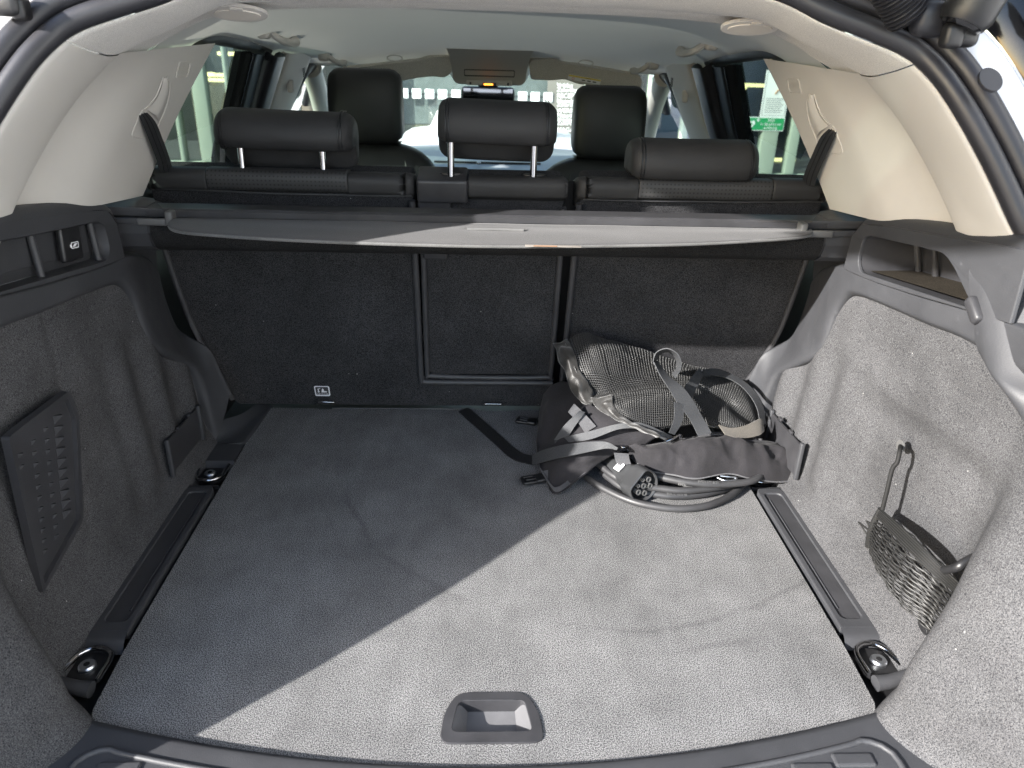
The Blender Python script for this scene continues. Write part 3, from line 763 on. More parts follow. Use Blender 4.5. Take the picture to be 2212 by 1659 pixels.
# grab handles over the doors
def grab(px, py, Y, s):
    c = at(px, py, Y=Y); z = c.z - .010
    pts = [(c.x + s*.020, c.y - .088, z + .020), (c.x + s*.004, c.y - .086, z + .006), (c.x - s*.016, c.y - .072, z - .010), (c.x - s*.022, c.y, z - .016), (c.x - s*.016, c.y + .072, z - .010), (c.x + s*.004, c.y + .086, z + .006), (c.x + s*.020, c.y + .088, z + .020)]
    gh = sweep('grab_handle', cr(pts, 40), [(.008*math.cos(R(a)), .011*math.sin(R(a))) for a in range(0, 360, 30)], M_cream, car, up=Vector((-s, 0, .6)))
    for e in (-1, 1):
        rbox('handle_foot', (.030, .036, .030), (c.x + s*.016, c.y + e*.09, z + .006), M_cream, gh, b=.009)
        rbox('foot_socket', (.014, .020, .014), (c.x + s*.004, c.y + e*.066, z + .008), M_grey, gh, b=.004)
grab(607, 66, 1.93, -1); grab(1500, 90, 1.93, 1); grab(722, 117, 2.55, -1); grab(1388, 135, 2.55, 1)

# ---------- doors and side windows
def doorx(z): return .56 + .68*(.757 - z) if z > .45 else .769 + .25*(.45 - z)
def door(s):
    S = lambda p: Vector((p[0]*s, p[1], p[2]))
    def D(y, z, o=0): return S((doorx(z) + o, y, z))
    grp = rbox('rear_door', (.05, .75, .55), S((.83, 1.72, .12)), M_black, car, b=.02)
    # glass
    rr = [[D(y, z, .02) for z in (.30, .40, .50, .60, .70, .79)] for y in (1.25, 1.55, 1.95, 2.45)]
    pane = loft('window_pane', rr, M_glass, car, nu=12, nv=6, flip=(s > 0))
    # black frame: upper run and front run
    up = [D(y, side_edge(y)[1] + .012, -.004) for y in (1.50, 1.6, 1.8, 1.95, 2.10)]
    up2 = [p + S((.012, 0, -.014)) for p in up]
    loft('window_frame', [[p + S((-.004, 0, .01)) for p in up], up, up2, [p + S((.03, 0, -.002)) for p in up2]], M_rubber, pane, nu=24, nv=8, flip=(s < 0))
    def strip(name, y0, y1, mat, o=0.0, lean=.10, r=.006, par=pane):
        A = [D(y0 + lean*(.75 - z), z, o) for z in (.30, .45, .60, .70, .752)]; B = [D(y1 + lean*(.75 - z), z, o) for z in (.30, .45, .60, .70, .752)]
        m1 = [p + S((-r*1.6, .004, -r)) for p in A]; m2 = [p + S((-r*1.6, -.004, -r)) for p in B]
        return loft(name, [[p + S((.03, 0, 0)) for p in A], A, m1, m2, B, [p + S((.03, 0, 0)) for p in B]], mat, par, nu=16, nv=14, flip=(s > 0))
    strip('window_frame', 1.930, 2.03, M_black, .004, lean=1.1)
    strip('frame_trim', 1.916, 1.932, M_gloss, .006, lean=1.1)
    strip('door_rubber', 2.04, 2.15, M_rubber, -.006, r=.012, lean=1.1)
    # centre pillar in cream with belt hanger
    bp_ = strip('centre_pillar', 2.17, 2.47, M_cream, -.02, par=car, lean=.95)
    c = D(2.36, .655, -.045)
    rbox('belt_guide', (.018, .022, .035), c, M_label if False else M_cream, bp_, b=.006)
    Mb = basis(D(2.45, .70, -.038), (0, s*-1, 0), (0, 0, 1))
    plate('airbag_tag', rrect(0, 0, .020, .046, .003), [rrect(0, .010, .014, .018, .002), rrect(0, -.011, .014, .018, .002)], .002, M_ink, bp_, Mb)
    # front door: frame and glass
    fz = lambda y: .715 - (y - 2.5)*.12
    pth = [D(2.86, .30, -.0), D(2.72, .50, -.005), D(2.62, .63, -.01), D(2.60, .685, -.01), D(2.66, .698, -.01), D(2.84, .665, -.01), D(3.05, .57, 0)]
    sweep('front_door_frame', cr(pth, 50), [(.018*math.cos(R(a)), .03*math.sin(R(a))) for a in range(0, 360, 30)], M_rubber, car, up=S((-1, 0, 0)))
    loft('front_window', [[D(y, z, .03) for z in (.25, .45, .60, .70)] for y in (2.48, 2.8, 3.15)], M_glass, car, nu=10, nv=6, flip=(s > 0))
    # door cards and outer skin close the sides below the windows
    loft('door_card', [[S((.74, y, z)) for y in (1.5, 2.3, 3.4)] for z in (-.3, .1, .36)] + [[S((.80, y, .37)) for y in (1.5, 2.3, 3.4)]], M_black, car, nu=6, nv=8, flip=(s < 0))
    # outer skin: quarter panel, gloss black quarter glass
    qp = [[S((.80, y, z)) for y in (.95, 1.3, 1.6, 3.9)] for z in (-.45, .1, .36)]
    loft('outer_panel', qp, M_white, car, nu=12, nv=6, flip=(s < 0))
    half = [(p, u_) for p, u_ in zip(sp_, ups) if p.x*s > 0 and p.z > .25]
    q = [p + u_*.094 + nrm_open*-.010 for p, u_ in half]; q1_ = [p + u_*.106 + nrm_open*.004 for p, u_ in half]; q2 = [p + u_*.24 + nrm_open*-.03 for p, u_ in half]; q3_ = [p + u_*.26 + Vector((0, .3, 0)) for p, u_ in half]
    loft('quarter_glass', [q, q1_, q2, q3_], M_gloss, car, nu=60, nv=12, flip=(s < 0))
for s in (-1, 1): door(s)
# outer roof: white skin around a wide glass panel, added to brighten the cabin ceiling
def rf(x, y):
    P = [(1.12, .895), (1.5, .905), (2.0, .895), (2.5, .845), (2.75, .79)]
    for (a, b), (c, d) in zip(P, P[1:]):
        if y <= c: z = b + (d - b)*(y - a)/(c - a); break
    else: z = .79
    return Vector((x, y, z - .10*(abs(x)/.6)**3))
def yy_(a, b, n=8): return [a + (b - a)*i/(n - 1) for i in range(n)]
loft('roof_skin', [[rf(x, y) for x in yy_(-.6, .6, 13)] for y in yy_(1.12, 1.26)], M_white, car, nu=30, nv=10)
loft('roof_skin', [[rf(x, y) for x in yy_(-.6, .6, 13)] for y in yy_(2.60, 2.75)], M_white, car, nu=30, nv=10)
for s in (-1, 1): loft('roof_skin', [[rf(x*s, y) for x in yy_(.585, .6, 5)] for y in yy_(1.26, 2.60)], M_white, car, nu=8, nv=20)
loft('added_roof_glass', [[rf(x, y) for x in yy_(-.585, .585, 13)] for y in yy_(1.26, 2.60)], M_roofglass, car, nu=16, nv=20)

# ---------- windscreen, sun visors, roof console, mirror, dashboard
loft('windscreen', [[Vector((-.60, 2.72, .73)), Vector((0, 2.80, .745)), Vector((.60, 2.72, .73))], [Vector((-.68, 3.35, .36)), Vector((0, 3.55, .37)), Vector((.68, 3.35, .36))]], M_screen, car, nu=16, nv=8)
for s in (-1, 1):
    tube('windscreen_pillar', [(.585*s, 2.66, .70), (.63*s, 3.0, .56), (.69*s, 3.38, .36)], .035, M_cream, car, n=20, seg=12)
# console
cb = [[(-.135, 2.50, .768), (0, 2.50, .772), (.135, 2.50, .768)], [(-.128, 2.53, .752), (0, 2.53, .754), (.128, 2.53, .752)], [(-.122, 2.60, .712), (0, 2.60, .713), (.122, 2.60, .712)], [(-.118, 2.645, .672), (0, 2.645, .672), (.118, 2.645, .672)], [(-.10, 2.66, .660), (0, 2.66, .658), (.10, 2.66, .660)], [(-.09, 2.74, .665), (0, 2.74, .665), (.09, 2.74, .665)]]
cons = loft('roof_console', [[Vector(p) for p in r] for r in cb], M_cream, car, nu=14, nv=24)
for s in (-1, 1):
    loft('console_side', [[Vector((.135*s, 2.50, .768)), Vector((.128*s, 2.53, .752)), Vector((.122*s, 2.60, .712)), Vector((.118*s, 2.645, .672)), Vector((.10*s, 2.66, .660))], [Vector((.138*s, 2.52, .80)), Vector((.14*s, 2.58, .78)), Vector((.14*s, 2.68, .75)), Vector((.14*s, 2.72, .70)), Vector((.12*s, 2.74, .668))]], M_cream, cons, nu=14, nv=6, flip=(s < 0))
fc = Vector((0, 2.622, .6905)); fx = Vector((1, 0, 0)); fy = Vector((0, -.72, .69)).normalized()
Mc = basis(fc, (1, 0, 0), (0, -.72, .69))
plate('console_flap', rrect(0, .008, .165, .030, .004), [rrect(0, .008, .160, .025, .003)], .003, M_grey, cons, Mc)
rbox('console_buttons', (.15, .010, .016), fc + Vector((0, .016, -.024)), M_cream, cons, b=.003)
for e in (-.062, .062): rbox('microphone', (.006, .004, .008), fc + Vector((e, .010, -.026)), M_ink, cons, b=.001)
cl = rbox('airbag_display', (.045, .006, .010), fc + Vector((0, .008, -.028)), M_ink, cons, b=.001)
rbox('amber_light', (.030, .003, .005), fc + Vector((-.003, .0045, -.028)), simple('amber_light', (.3, .08, .01), .5, emis=(1, .28, .03), es=1.6), cons, b=.0006)
for px, py in ((853, 126), (1265, 137)):
    c = at(px, py, Y=2.52); th = [(.025*math.cos(R(a)), .010*math.sin(R(a))) for a in range(0, 360, 15)]
    plate('ceiling_speaker', th, [[(p[0]*.86, p[1]*.82) for p in th]], .003, M_cream, car, basis(c + Vector((0, -.004, 0)), (1, 0, 0), (0, -.4, .9)))
# visors
for s in (-1, 1):
    px = ([(868, 152), (905, 146), (912, 128), (975, 125), (985, 140), (985, 168), (955, 166), (930, 167), (870, 182), (735, 182), (735, 146)] if s < 0 else
          [(1143, 145), (1146, 130), (1200, 127), (1212, 137), (1240, 140), (1380, 163), (1388, 175), (1384, 193), (1250, 182), (1220, 171), (1190, 174), (1146, 172)])
    if s < 0: px = [(735, 150), (850, 137), (905, 131), (925, 124), (968, 122), (975, 130), (976, 158), (960, 168), (935, 165), (905, 168), (870, 174), (735, 186)]
    P3 = [at(a, b, Y=2.60) for a, b in px]
    Mv = basis((0, 2.60, .70), (1, 0, 0), (0, -.45, 1)); Mi = Mv.inverted()
    P3 = [at(a, b, n=Mv.to_3x3().col[2], p=(0, 2.60, .70)) for a, b in px]
    pl2 = [(Mi @ p)[:2] for p in P3]
    vs = plate('sun_visor', rpoly(pl2, .012), [], .018, fabric('visor_fabric', (.47, .45, .41), 900, .95, .2, .1, .03), car, Mv, .005)
    if s > 0:
        cs = [at(a, b, n=Mv.to_3x3().col[2], p=(0, 2.60, .70)) for a, b in ((1228, 160), (1298, 172), (1296, 183), (1226, 171))]
        up_ = Vector((0, -.003, -.0015)); nz = Mv.to_3x3().col[2]
        c = sum(cs, Vector())/4 + nz*.0015; Mk = basis(c, cs[1] - cs[0], cs[0] - cs[3])
        w = (cs[1] - cs[0]).length; h = (cs[0] - cs[3]).length
        lb = plate('warning_label', rrect(0, 0, w, h, .002), [], .001, M_label, vs, Mk)
        T = Matrix.Translation((0, 0, .0006))
        plate('label_band', rrect(0, h*.34, w*.98, h*.28, .0005), [], .0004, M_yellow, vs, Mk @ T)
        plate('label_ring', [(-w*.34 + h*.26*math.cos(R(a)), -h*.15 + h*.26*math.sin(R(a))) for a in range(0, 360, 30)], [[(-w*.34 + h*.20*math.cos(R(a)), -h*.15 + h*.20*math.sin(R(a))) for a in range(0, 360, 30)]], .0004, M_red, vs, Mk @ T)
        text('label_lettering', 'WARNING', h*.24, Mk @ Matrix.Translation((w*.1, h*.34, .001)), M_ink, vs)
        for k_ in range(3): plate('label_figure', rrect(-.02*0 + w*(-.02 + .17*k_), -h*.16, w*.11, h*.22, .001), [], .0004, M_grey, vs, Mk @ T)
mr = rbox('rear_view_mirror', (.185, .03, .055), (-.003, 2.76, .622), M_black, car, b=.014, seg=4)
rbox('mirror_glass', (.170, .002, .044), (-.003, 2.7445, .622), simple('mirror_glass', (.5, .52, .54), .03, 1.0), mr, b=.0)
rbox('mirror_mount', (.07, .05, .05), (-.003, 2.78, .665), M_black, mr, b=.012)
M_dash = plastic('dash_top', (.19, .21, .22), .55, .1)  # pale base colour stands in for sunlight on the dash
dash = loft('dashboard', [[Vector((-.68, 2.80, .10)), Vector((0, 2.82, .10)), Vector((.68, 2.80, .10))], [Vector((-.68, 2.80, .28)), Vector((0, 2.82, .28)), Vector((.68, 2.80, .28))], [Vector((-.68, 2.84, .325)), Vector((0, 2.88, .325)), Vector((.68, 2.84, .325))], [Vector((-.68, 3.0, .36)), Vector((0, 3.1, .362)), Vector((.68, 3.0, .36))], [Vector((-.68, 3.4, .355)), Vector((0, 3.6, .36)), Vector((.68, 3.4, .355))]], M_dash, car, nu=14, nv=24)
rbox('dash_vent', (.42, .02, .006), (0, 3.02, .3595), M_black, dash, b=.002)
rbox('dash_sensor', (.016, .016, .012), (-.035, 2.98, .362), M_chrome, dash, b=.005)
rbox('bonnet', (1.3, 1.0, .04), (0, 4.15, .27), M_white, car, b=.015)
rbox('front_body', (1.5, 1.1, .5), (0, 4.1, -.05), M_white, car, b=.05)

# ---------- raised tailgate over the opening
TA = math.tan(R(16))
def tg(x, d, o=0.0):   # d = distance back from the hinge
    return Vector((x, 1.12 - d, .905 + d*TA + o - .02*(x/.55)**2))
tgate = empty('tailgate', (0, 1.12, .9), 'white raised tailgate above the boot opening', 'tailgate')
loft('outer_skin', [[tg(x, d, .03) for x in (-.54, -.3, 0, .3, .54)] for d in (0, .2, .35)], M_white, tgate, nu=20, nv=10)
loft('inner_trim', [[tg(x, d, -.005) for x in (-.52, -.3, 0, .3, .52)] for d in (.02, .12, .18)], M_plastic, tgate, nu=20, nv=8)
loft('rear_window', [[tg(x, d, .015) for x in (-.52, 0, .52)] for d in (.15, .35, .60)], glass('privacy_glass', (.03, .04, .035)), tgate, nu=10, nv=8)
loft('lower_panel', [[tg(x, d, .03) for x in (-.53, -.3, 0, .3, .53)] for d in (.58, .8, 1.05)], M_white, tgate, nu=20, nv=10)
loft('lower_trim', [[tg(x, d, -.005) for x in (-.52, -.3, 0, .3, .52)] for d in (.57, .8, 1.04)], M_plastic, tgate, nu=20, nv=10)

# ================================================================== rear seats
def seat_back(name, label, x0, x1, outline, top_segs, felt_top=.52, inner=None):
    root = empty(name, (0.5*(x0 + x1), 1.56, 0), label, 'seat backrest', 'rear seat backrests')
    return root
def sp3(pts, off): return [seat(x, z, off) for x, z in pts]
def seat_panel(root, pts, holes=(), off=.0, mat=None, name='back_panel', th=.03, r=.012):
    Ms = basis(seat(0, 0, off), (1, 0, 0), (0, -SEAT_T, 1)); k = math.sqrt(1 + SEAT_T**2)
    ou = rpoly([(x, z*k) for x, z in pts], r)
    return plate(name, ou, [rpoly([(x, z*k) for x, z in h], r) for h in holes], th, mat or M_seatfelt, root, Ms, .003)
def piping(root, pts, r=.0055, off=.003, n=80): return tube('piping', [seat(x, z, off) for x, z in pts], r, M_piping, root, n=n, seg=8)
TB = [(-.004, -.034), (.007, -.032), (.011, -.020), (.012, -.008), (.007, .002), (-.006, .006), (-.035, .003), (-.09, -.010), (-.11, -.03), (-.10, -.06), (-.05, -.06)]
def top_bolster(root, x0, x1, zt, mat, e0=True, e1=True, name='top_bolster', drop=0.0, h=1.0):
    """soft leather roll along the top of a backrest"""
    prof = [Vector((0, 1.56 - SEAT_T*zt - a, zt + b*h)) for a, b in TB]
    prof = cr([Vector((0, p.y - 0, p.z)) for p in prof], 40, True)
    xs_ = []
    w = x1 - x0
    ends = [(0, .80), (.004, .93), (.010, .985), (.02, 1.0)]
    xs_ += [(x0 + a, b) for a, b in ends] if e0 else [(x0, .99), (x0 + .003, 1.0)]
    for k in range(1, 8): xs_.append((x0 + w*k/8, 1.0))
    xs_ += [(x1 - a, b) for a, b in ends[::-1]] if e1 else [(x1 - .003, 1.0), (x1, .99)]
    return bolster(name, [(p.y, p.z) for p in prof], xs_, mat, root)
# outer left (with the strip that runs under the middle hatch)
sl_ = empty('rear_seat_backrest', (-.39, 1.56, 0), 'wide left backrest with felt rear and perforated top roll, under the left headrest', 'seat backrest', 'rear seat backrests')
seat_panel(sl_, [(-.632, .549), (-.640, .40), (-.630, .22), (-.600, .09), (-.580, .012), (.150, .012), (.150, .082), (-.150, .086), (-.150, .549)], th=.06)
piping(sl_, [(-.640, .50), (-.640, .40), (-.630, .24), (-.610, .14), (-.592, .06), (-.586, .03)], .006, .004)
piping(sl_, [(-.152, .51), (-.152, .30), (-.153, .10), (-.146, .086), (-.12, .083), (.10, .083), (.145, .083)], .0065, .004)
top_bolster(sl_, -.640, -.525, .556, M_leather, True, False, h=1.0)
top_bolster(sl_, -.525, -.268, .557, M_perf, False, False, 'perforated_roll')
top_bolster(sl_, -.268, -.146, .553, M_leather, False, True)
piping(sl_, [(-.632, .523), (-.60, .525), (-.5, .523), (-.4, .520), (-.3, .520), (-.2, .520), (-.152, .521)], .0016, .008)
loft('side_gusset', [[seat(-.634, z, o) for z in (.06, .2, .35, .5)] for o in (0, -.05, -.10)], M_leather, sl_, nu=12, nv=6)
# middle hatch
sm_ = empty('rear_seat_backrest', (0, 1.56, .09), 'narrow middle hatch backrest with a plastic latch block, under the centre headrest', 'seat backrest', 'rear seat backrests')
seat_panel(sm_, [(-.130, .549), (-.136, .10), (.138, .10), (.136, .549)], off=-.004, th=.05)
piping(sm_, [(-.134, .50), (-.137, .30), (-.139, .110), (-.132, .098), (.0, .094), (.130, .097), (.139, .108), (.139, .30), (.137, .50)], .006, .000, 120)
top_bolster(sm_, -.045, .142, .552, M_leather, False, True)
lb_ = rbox('latch_block', (.095, .07, .046), (0, 0, 0), M_plastic2, sm_, b=.006, M=Matrix.Translation(seat(-.094, .532, -.018)) @ Matrix.Rotation(R(14.5), 4, 'X'))
rbox('latch_plate', (.062, .03, .06), (0, 0, 0), M_plastic2, sm_, b=.003, M=Matrix.Translation(seat(-.110, .49, -.008)) @ Matrix.Rotation(R(14.5), 4, 'X'))
rbox('latch_knob', (.050, .022, .034), (0, 0, 0), M_plastic2, sm_, b=.006, M=Matrix.Translation(seat(-.112, .405, -.001)) @ Matrix.Rotation(R(14.5), 4, 'X'))
for x in (-.078, .078):
    th = [(.022*math.cos(R(a)), .011*math.sin(R(a))) for a in range(0, 360, 20)]
    plate('post_collar', th, [], .006, M_black, sm_, Matrix.Translation((x, 1.437, .5605)), .002)
mesh('top_shelf', [(-.14, 1.41, .550), (.14, 1.41, .550), (.14, 1.52, .548), (-.14, 1.52, .548), (-.14, 1.41, .53), (.14, 1.41, .53)], [(0, 1, 2, 3), (4, 5, 1, 0)], M_leather, sm_, False)
# outer right
sr_ = empty('rear_seat_backrest', (.39, 1.56, 0), 'right backrest with felt rear behind the mesh bag, its headrest pushed fully down', 'seat backrest', 'rear seat backrests')
seat_panel(sr_, [(.168, .549), (.168, .012), (.580, .012), (.600, .09), (.630, .22), (.640, .40), (.634, .549)], th=.06)
piping(sr_, [(.640, .50), (.640, .40), (.632, .24), (.612, .15), (.590, .085), (.575, .05), (.568, .03)], .006, .004)
piping(sr_, [(.166, .51), (.166, .30), (.166, .03)], .0065, .004)
top_bolster(sr_, .160, .275, .553, M_leather, True, False)
top_bolster(sr_, .275, .530, .556, M_perf, False, False, 'perforated_roll')
top_bolster(sr_, .530, .640, .558, M_leather, False, True)
piping(sr_, [(.172, .521), (.25, .520), (.4, .521), (.5, .522), (.60, .525), (.634, .525)], .0016, .008)
loft('side_gusset', [[seat(.634, z, o) for z in (.06, .2, .35, .5)] for o in (0, -.05, -.10)], M_leather, sr_, nu=12, nv=6, flip=True)
mesh('gap_backing', [seat(-.62, .0, -.05), seat(.62, .0, -.05), seat(.62, .53, -.05), seat(-.62, .53, -.05)], [(0, 1, 2, 3)], M_black, sl_, False)  # black sheet added behind the backrests to block light in the gap
# stitched corner seams
for (root, x, sgn) in ((sl_, -.632, -1), (sr_, .632, 1)):
    tube('stitch_line', [seat(x, .552, .010), seat(x + sgn*.004, .54, .014), seat(x, .526, .012)], .0012, M_black, root, n=12, seg=6)
# tether slots with metal loops at the bottom
for root, px in ((sl_, 703), (sm_, 1065)):
    c = at(px, 868 if px < 900 else 872, Y=1.549)
    tube('tether_loop', [c + Vector((-.020, -.002, -.003)), c + Vector((-.018, -.008, .003)), c + Vector((.018, -.008, .003)), c + Vector((.022, -.002, -.001))], .0022, M_chrome, sl_, n=24, seg=8)
# tether sticker
c = seat_px(696, 845, .0025); ex = Vector((1, 0, 0)); ey = Vector((0, -SEAT_T, 1))
Mt = basis(c, ex, ey)
stk = plate('tether_sticker', rrect(0, 0, .034, .029, .004), [], .0008, M_label, sl_, Mt)
T1 = Mt @ Matrix.Translation((0, 0, .0004))
plate('sticker_field', rrect(0, .001, .029, .023, .002), [], .0003, M_ink, stk, T1)
T2 = Mt @ Matrix.Translation((0, 0, .0008))
text('sticker_lettering', 'TOP TETHER', .0048, T2 @ Matrix.Translation((0, -.0078, 0)), M_label, stk)
plate('seat_symbol', [(-.002, -.003), (.010, -.003), (.011, 0), (.004, .001), (.004, .006), (.001, .0085), (-.001, .002)], [], .0003, M_label, stk, T2)
plate('anchor_symbol', [(-.011, -.001), (-.008, -.004), (-.005, -.001), (-.0065, -.001), (-.0075, .006), (-.003, .009), (-.004, .0095), (-.0095, .007), (-.0092, -.001)], [], .0003, M_label, stk, T2)

# ---------- headrests
def headrest(label, x0, x1, zb, zt, y0, mat, drop=.035, tilt=0, posts=None, post_z=.555, fr=.11):
    xm = .5*(x0 + x1)
    hr = empty('headrest', (xm, y0 + .05, zb), label, 'headrest', 'rear headrests')
    h = zt - zb
    prof = [(y0 + .010, zb), (y0 - .002, zb + h*.30), (y0 + .004, zb + h*.70), (y0 + .025, zt - .004), (y0 + .055, zt), (y0 + .085, zt - .006), (y0 + fr, zb + h*.55), (y0 + fr, zb), (y0 + fr - .006, zb - drop), (y0 + fr - .03, zb - drop - .004), (y0 + fr - .045, zb - drop*.6), (y0 + .050, zb + .002), (y0 + .03, zb - .001)]
    pr_ = cr([Vector((0, a, b)) for a, b in prof], 48, True)
    xs_ = []
    for k in range(6):
        t = k/5; xs_.append((x0 + .024*(1 - math.cos(t*math.pi/2)), .60 + .40*math.sin(t*math.pi/2)))
    for k in range(1, 10): xs_.append((x0 + .024 + (x1 - x0 - .048)*k/10, 1.0))
    xs_ += [(x0 + x1 - a, b) for a, b in xs_[5::-1]]
    if tilt:
        pass
    pad = bolster('pad', [(p.y, p.z) for p in pr_], xs_, mat, hr, bow=.012)
    if tilt:
        Rm = Matrix.Translation((xm, y0 + .05, zb)) @ Matrix.Rotation(R(tilt), 4, 'Y') @ Matrix.Translation((-xm, -y0 - .05, -zb)); pad.data.transform(Rm)
    for e in (x0 + .016, x1 - .016):
        sgn = 1 if e > xm else -1
        for d_ in (0, .005):
            f_ = .985 if d_ == 0 else 1.004
            cc = sum((Vector((0, p.y, p.z)) for p in pr_), Vector())/len(pr_)
            xx = e - sgn*d_
            ln = [Vector((xx, (cc + (p - cc)*f_).y + .012*((xx - xm)/((x1 - x0)/2))**2 - .0004, (cc + (p - cc)*f_).z)) for p in pr_[44:] + pr_[:18]]
            tube('stitch_line', ln[::2], .0012, M_black, hr, n=40, seg=5)
    if posts:
        for px_ in posts:
            tube('post', [(px_, y0 + .040, post_z - .02), (px_, y0 + .045, zb + .02)], .0065, M_chrome, hr, seg=14)
    return hr
headrest('left rear headrest raised on two chrome posts over the perforated roll', -.503, -.256, .600, .664, 1.385, M_leather, .040, 1.2, (-.462, -.314))
headrest('centre rear headrest raised highest on two long chrome posts, in front of the mirror', -.102, .116, .618, .690, 1.385, M_leather, .034, 1.2, (-.078, .076))
headrest('right rear headrest without visible posts, resting on the right backrest', .257, .497, .562, .630, 1.385, M_leather, .0, 0, None)

# ================================================================== front seats
def front_seat(xc, zt, label, tl):
    fs = empty('front_seat', (xc, 2.4, -.2), label, 'car seat', 'front seats')
    w = .105
    prof = cr([Vector((0, a, b)) for a, b in [(2.27, zt - .19), (2.262, zt - .10), (2.275, zt - .02), (2.30, zt), (2.35, zt - .004), (2.38, zt - .05), (2.385, zt - .15), (2.36, zt - .20), (2.30, zt - .20)]], 40, True)
    xs_ = [(xc - w, .72), (xc - w + .006, .86), (xc - w + .02, .97), (xc - w + .035, 1)] + [(xc - .05, 1.0), (xc, 1.0), (xc + .05, 1.0)] + [(xc + w - .035, 1), (xc + w - .02, .97), (xc + w - .006, .86), (xc + w, .72)]
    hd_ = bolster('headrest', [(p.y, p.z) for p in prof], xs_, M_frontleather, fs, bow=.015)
    # back: shoulders, sloping out downwards
    rows_ = []
    for (z, hw, y, dy) in ((zt - .205, .09, 2.31, .05), (zt - .215, .13, 2.30, .07), (zt - .25, .185, 2.285, .09), (zt - .32, .215, 2.275, .10), (zt - .5, .23, 2.25, .11), (.05, .24, 2.22, .12), (-.2, .24, 2.2, .12)):
        rows_.append([Vector((xc + hw*math.copysign(abs(math.cos(R(a)))**.45, math.cos(R(a))), y + dy/2 - dy*.6*math.copysign(abs(math.sin(R(a)))**.6, math.sin(R(a))), z)) for a in range(0, 360, 15)])
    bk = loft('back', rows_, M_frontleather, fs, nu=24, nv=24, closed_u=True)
    for e in (-.115, .115): tube('seam', [(xc + e, 2.267, zt - .245), (xc + e*1.1, 2.235, zt - .34), (xc + e*1.2, 2.20, zt - .5)], .003, M_black, bk, n=16, seg=6)
    mesh('bolster_gap', [(xc - .10, 2.30, zt - .20), (xc + .10, 2.30, zt - .20), (xc + .10, 2.36, zt - .20), (xc - .10, 2.36, zt - .20)], [(0, 1, 2, 3)], M_black, fs, False)
    return fs
front_seat(-.362, .709, 'tall front seat seen behind the left rear headrest', 0)
front_seat(.356, .680, 'front seat seen behind the right rear headrest, all black from here', 0)

# ================================================================== luggage cover
cov = empty('luggage_cover', (0, 1.27, .5), 'grey roller luggage cover in its long black cassette across the boot', 'luggage cover')
prof = [(1.253, .505), (1.2535, .517), (1.258, .5195), (1.300, .5205), (1.318, .515), (1.328, .495), (1.326, .465), (1.305, .447), (1.280, .446), (1.258, .458), (1.250, .480), (1.251, .496), (1.268, .498), (1.268, .504)]
prof = [(1.2545, .5065), (1.2535, .5165), (1.258, .5195), (1.300, .5205), (1.318, .515), (1.328, .495), (1.326, .465), (1.305, .447), (1.280, .446), (1.258, .458), (1.248, .480), (1.250, .4965), (1.270, .4985), (1.270, .5045)]
def extr(name, prof, x0, x1, mat, parent, smooth=True, ang=30):
    n = len(prof); V = [Vector((x0, a, b)) for a, b in prof] + [Vector((x1, a, b)) for a, b in prof]
    Fs = [(i, (i + 1) % n, n + (i + 1) % n, n + i) for i in range(n)] + [tuple(range(n))[::-1], tuple(range(n, 2*n))]
    return mesh(name, V, Fs, mat, parent, True, R(ang), recalc=True)
M_cass = carpet('cassette_felt', (.006, .006, .007), (.03, .03, .03), 800, False, .3)
extr('cassette', [p for p in prof], -.605, .605, M_plastic2, cov)
# felt skin on the lower front of the cassette
skin = [(1.2575, .4575), (1.2472, .480), (1.2492, .4955)]
loft('cassette_skin', [[Vector((x, a, b)) for x in (-.571, 0, .571)] for a, b in [(1.300, .4455), (1.279, .4445), (1.2565, .4570), (1.2466, .480), (1.249, .496)]], M_cass, cov, nu=6, nv=20, flip=True)
for s in (-1, 1):
    S = lambda p: Vector((p[0]*s, p[1], p[2]))
    # end cap: upper shell, slot, lower bulb
    cap = extr('end_cap', [(a + (a - 1.285)*.06, b + (b - .483)*.08) for a, b in prof], .575*s, .650*s, M_plastic, cov)
    mesh('cap_lid', [S((.545, 1.250, .5205)), S((.650, 1.248, .523)), S((.655, 1.345, .527)), S((.59, 1.325, .523)), S((.545, 1.250, .517)), S((.650, 1.248, .517))], [(0, 1, 2, 3), (4, 5, 1, 0)] if s > 0 else [(3, 2, 1, 0), (0, 1, 5, 4)], M_plastic, cap, False)
    # side rod and grey clip of the blind
    rbox('draw_bar_end', (.085, .008, .010), S((.590, 1.243, .5015)), M_plastic, cov, b=.002)
    cx_ = (-.532 if s < 0 else .527)
    clip = rbox('clip', (.012, .022, .022), (cx_, 1.243, .5085), M_grey, cov, b=.003)
    rbox('clip_arm', (.048, .008, .012), (cx_ + s*.030, 1.240, .501), M_grey, clip, b=.003)
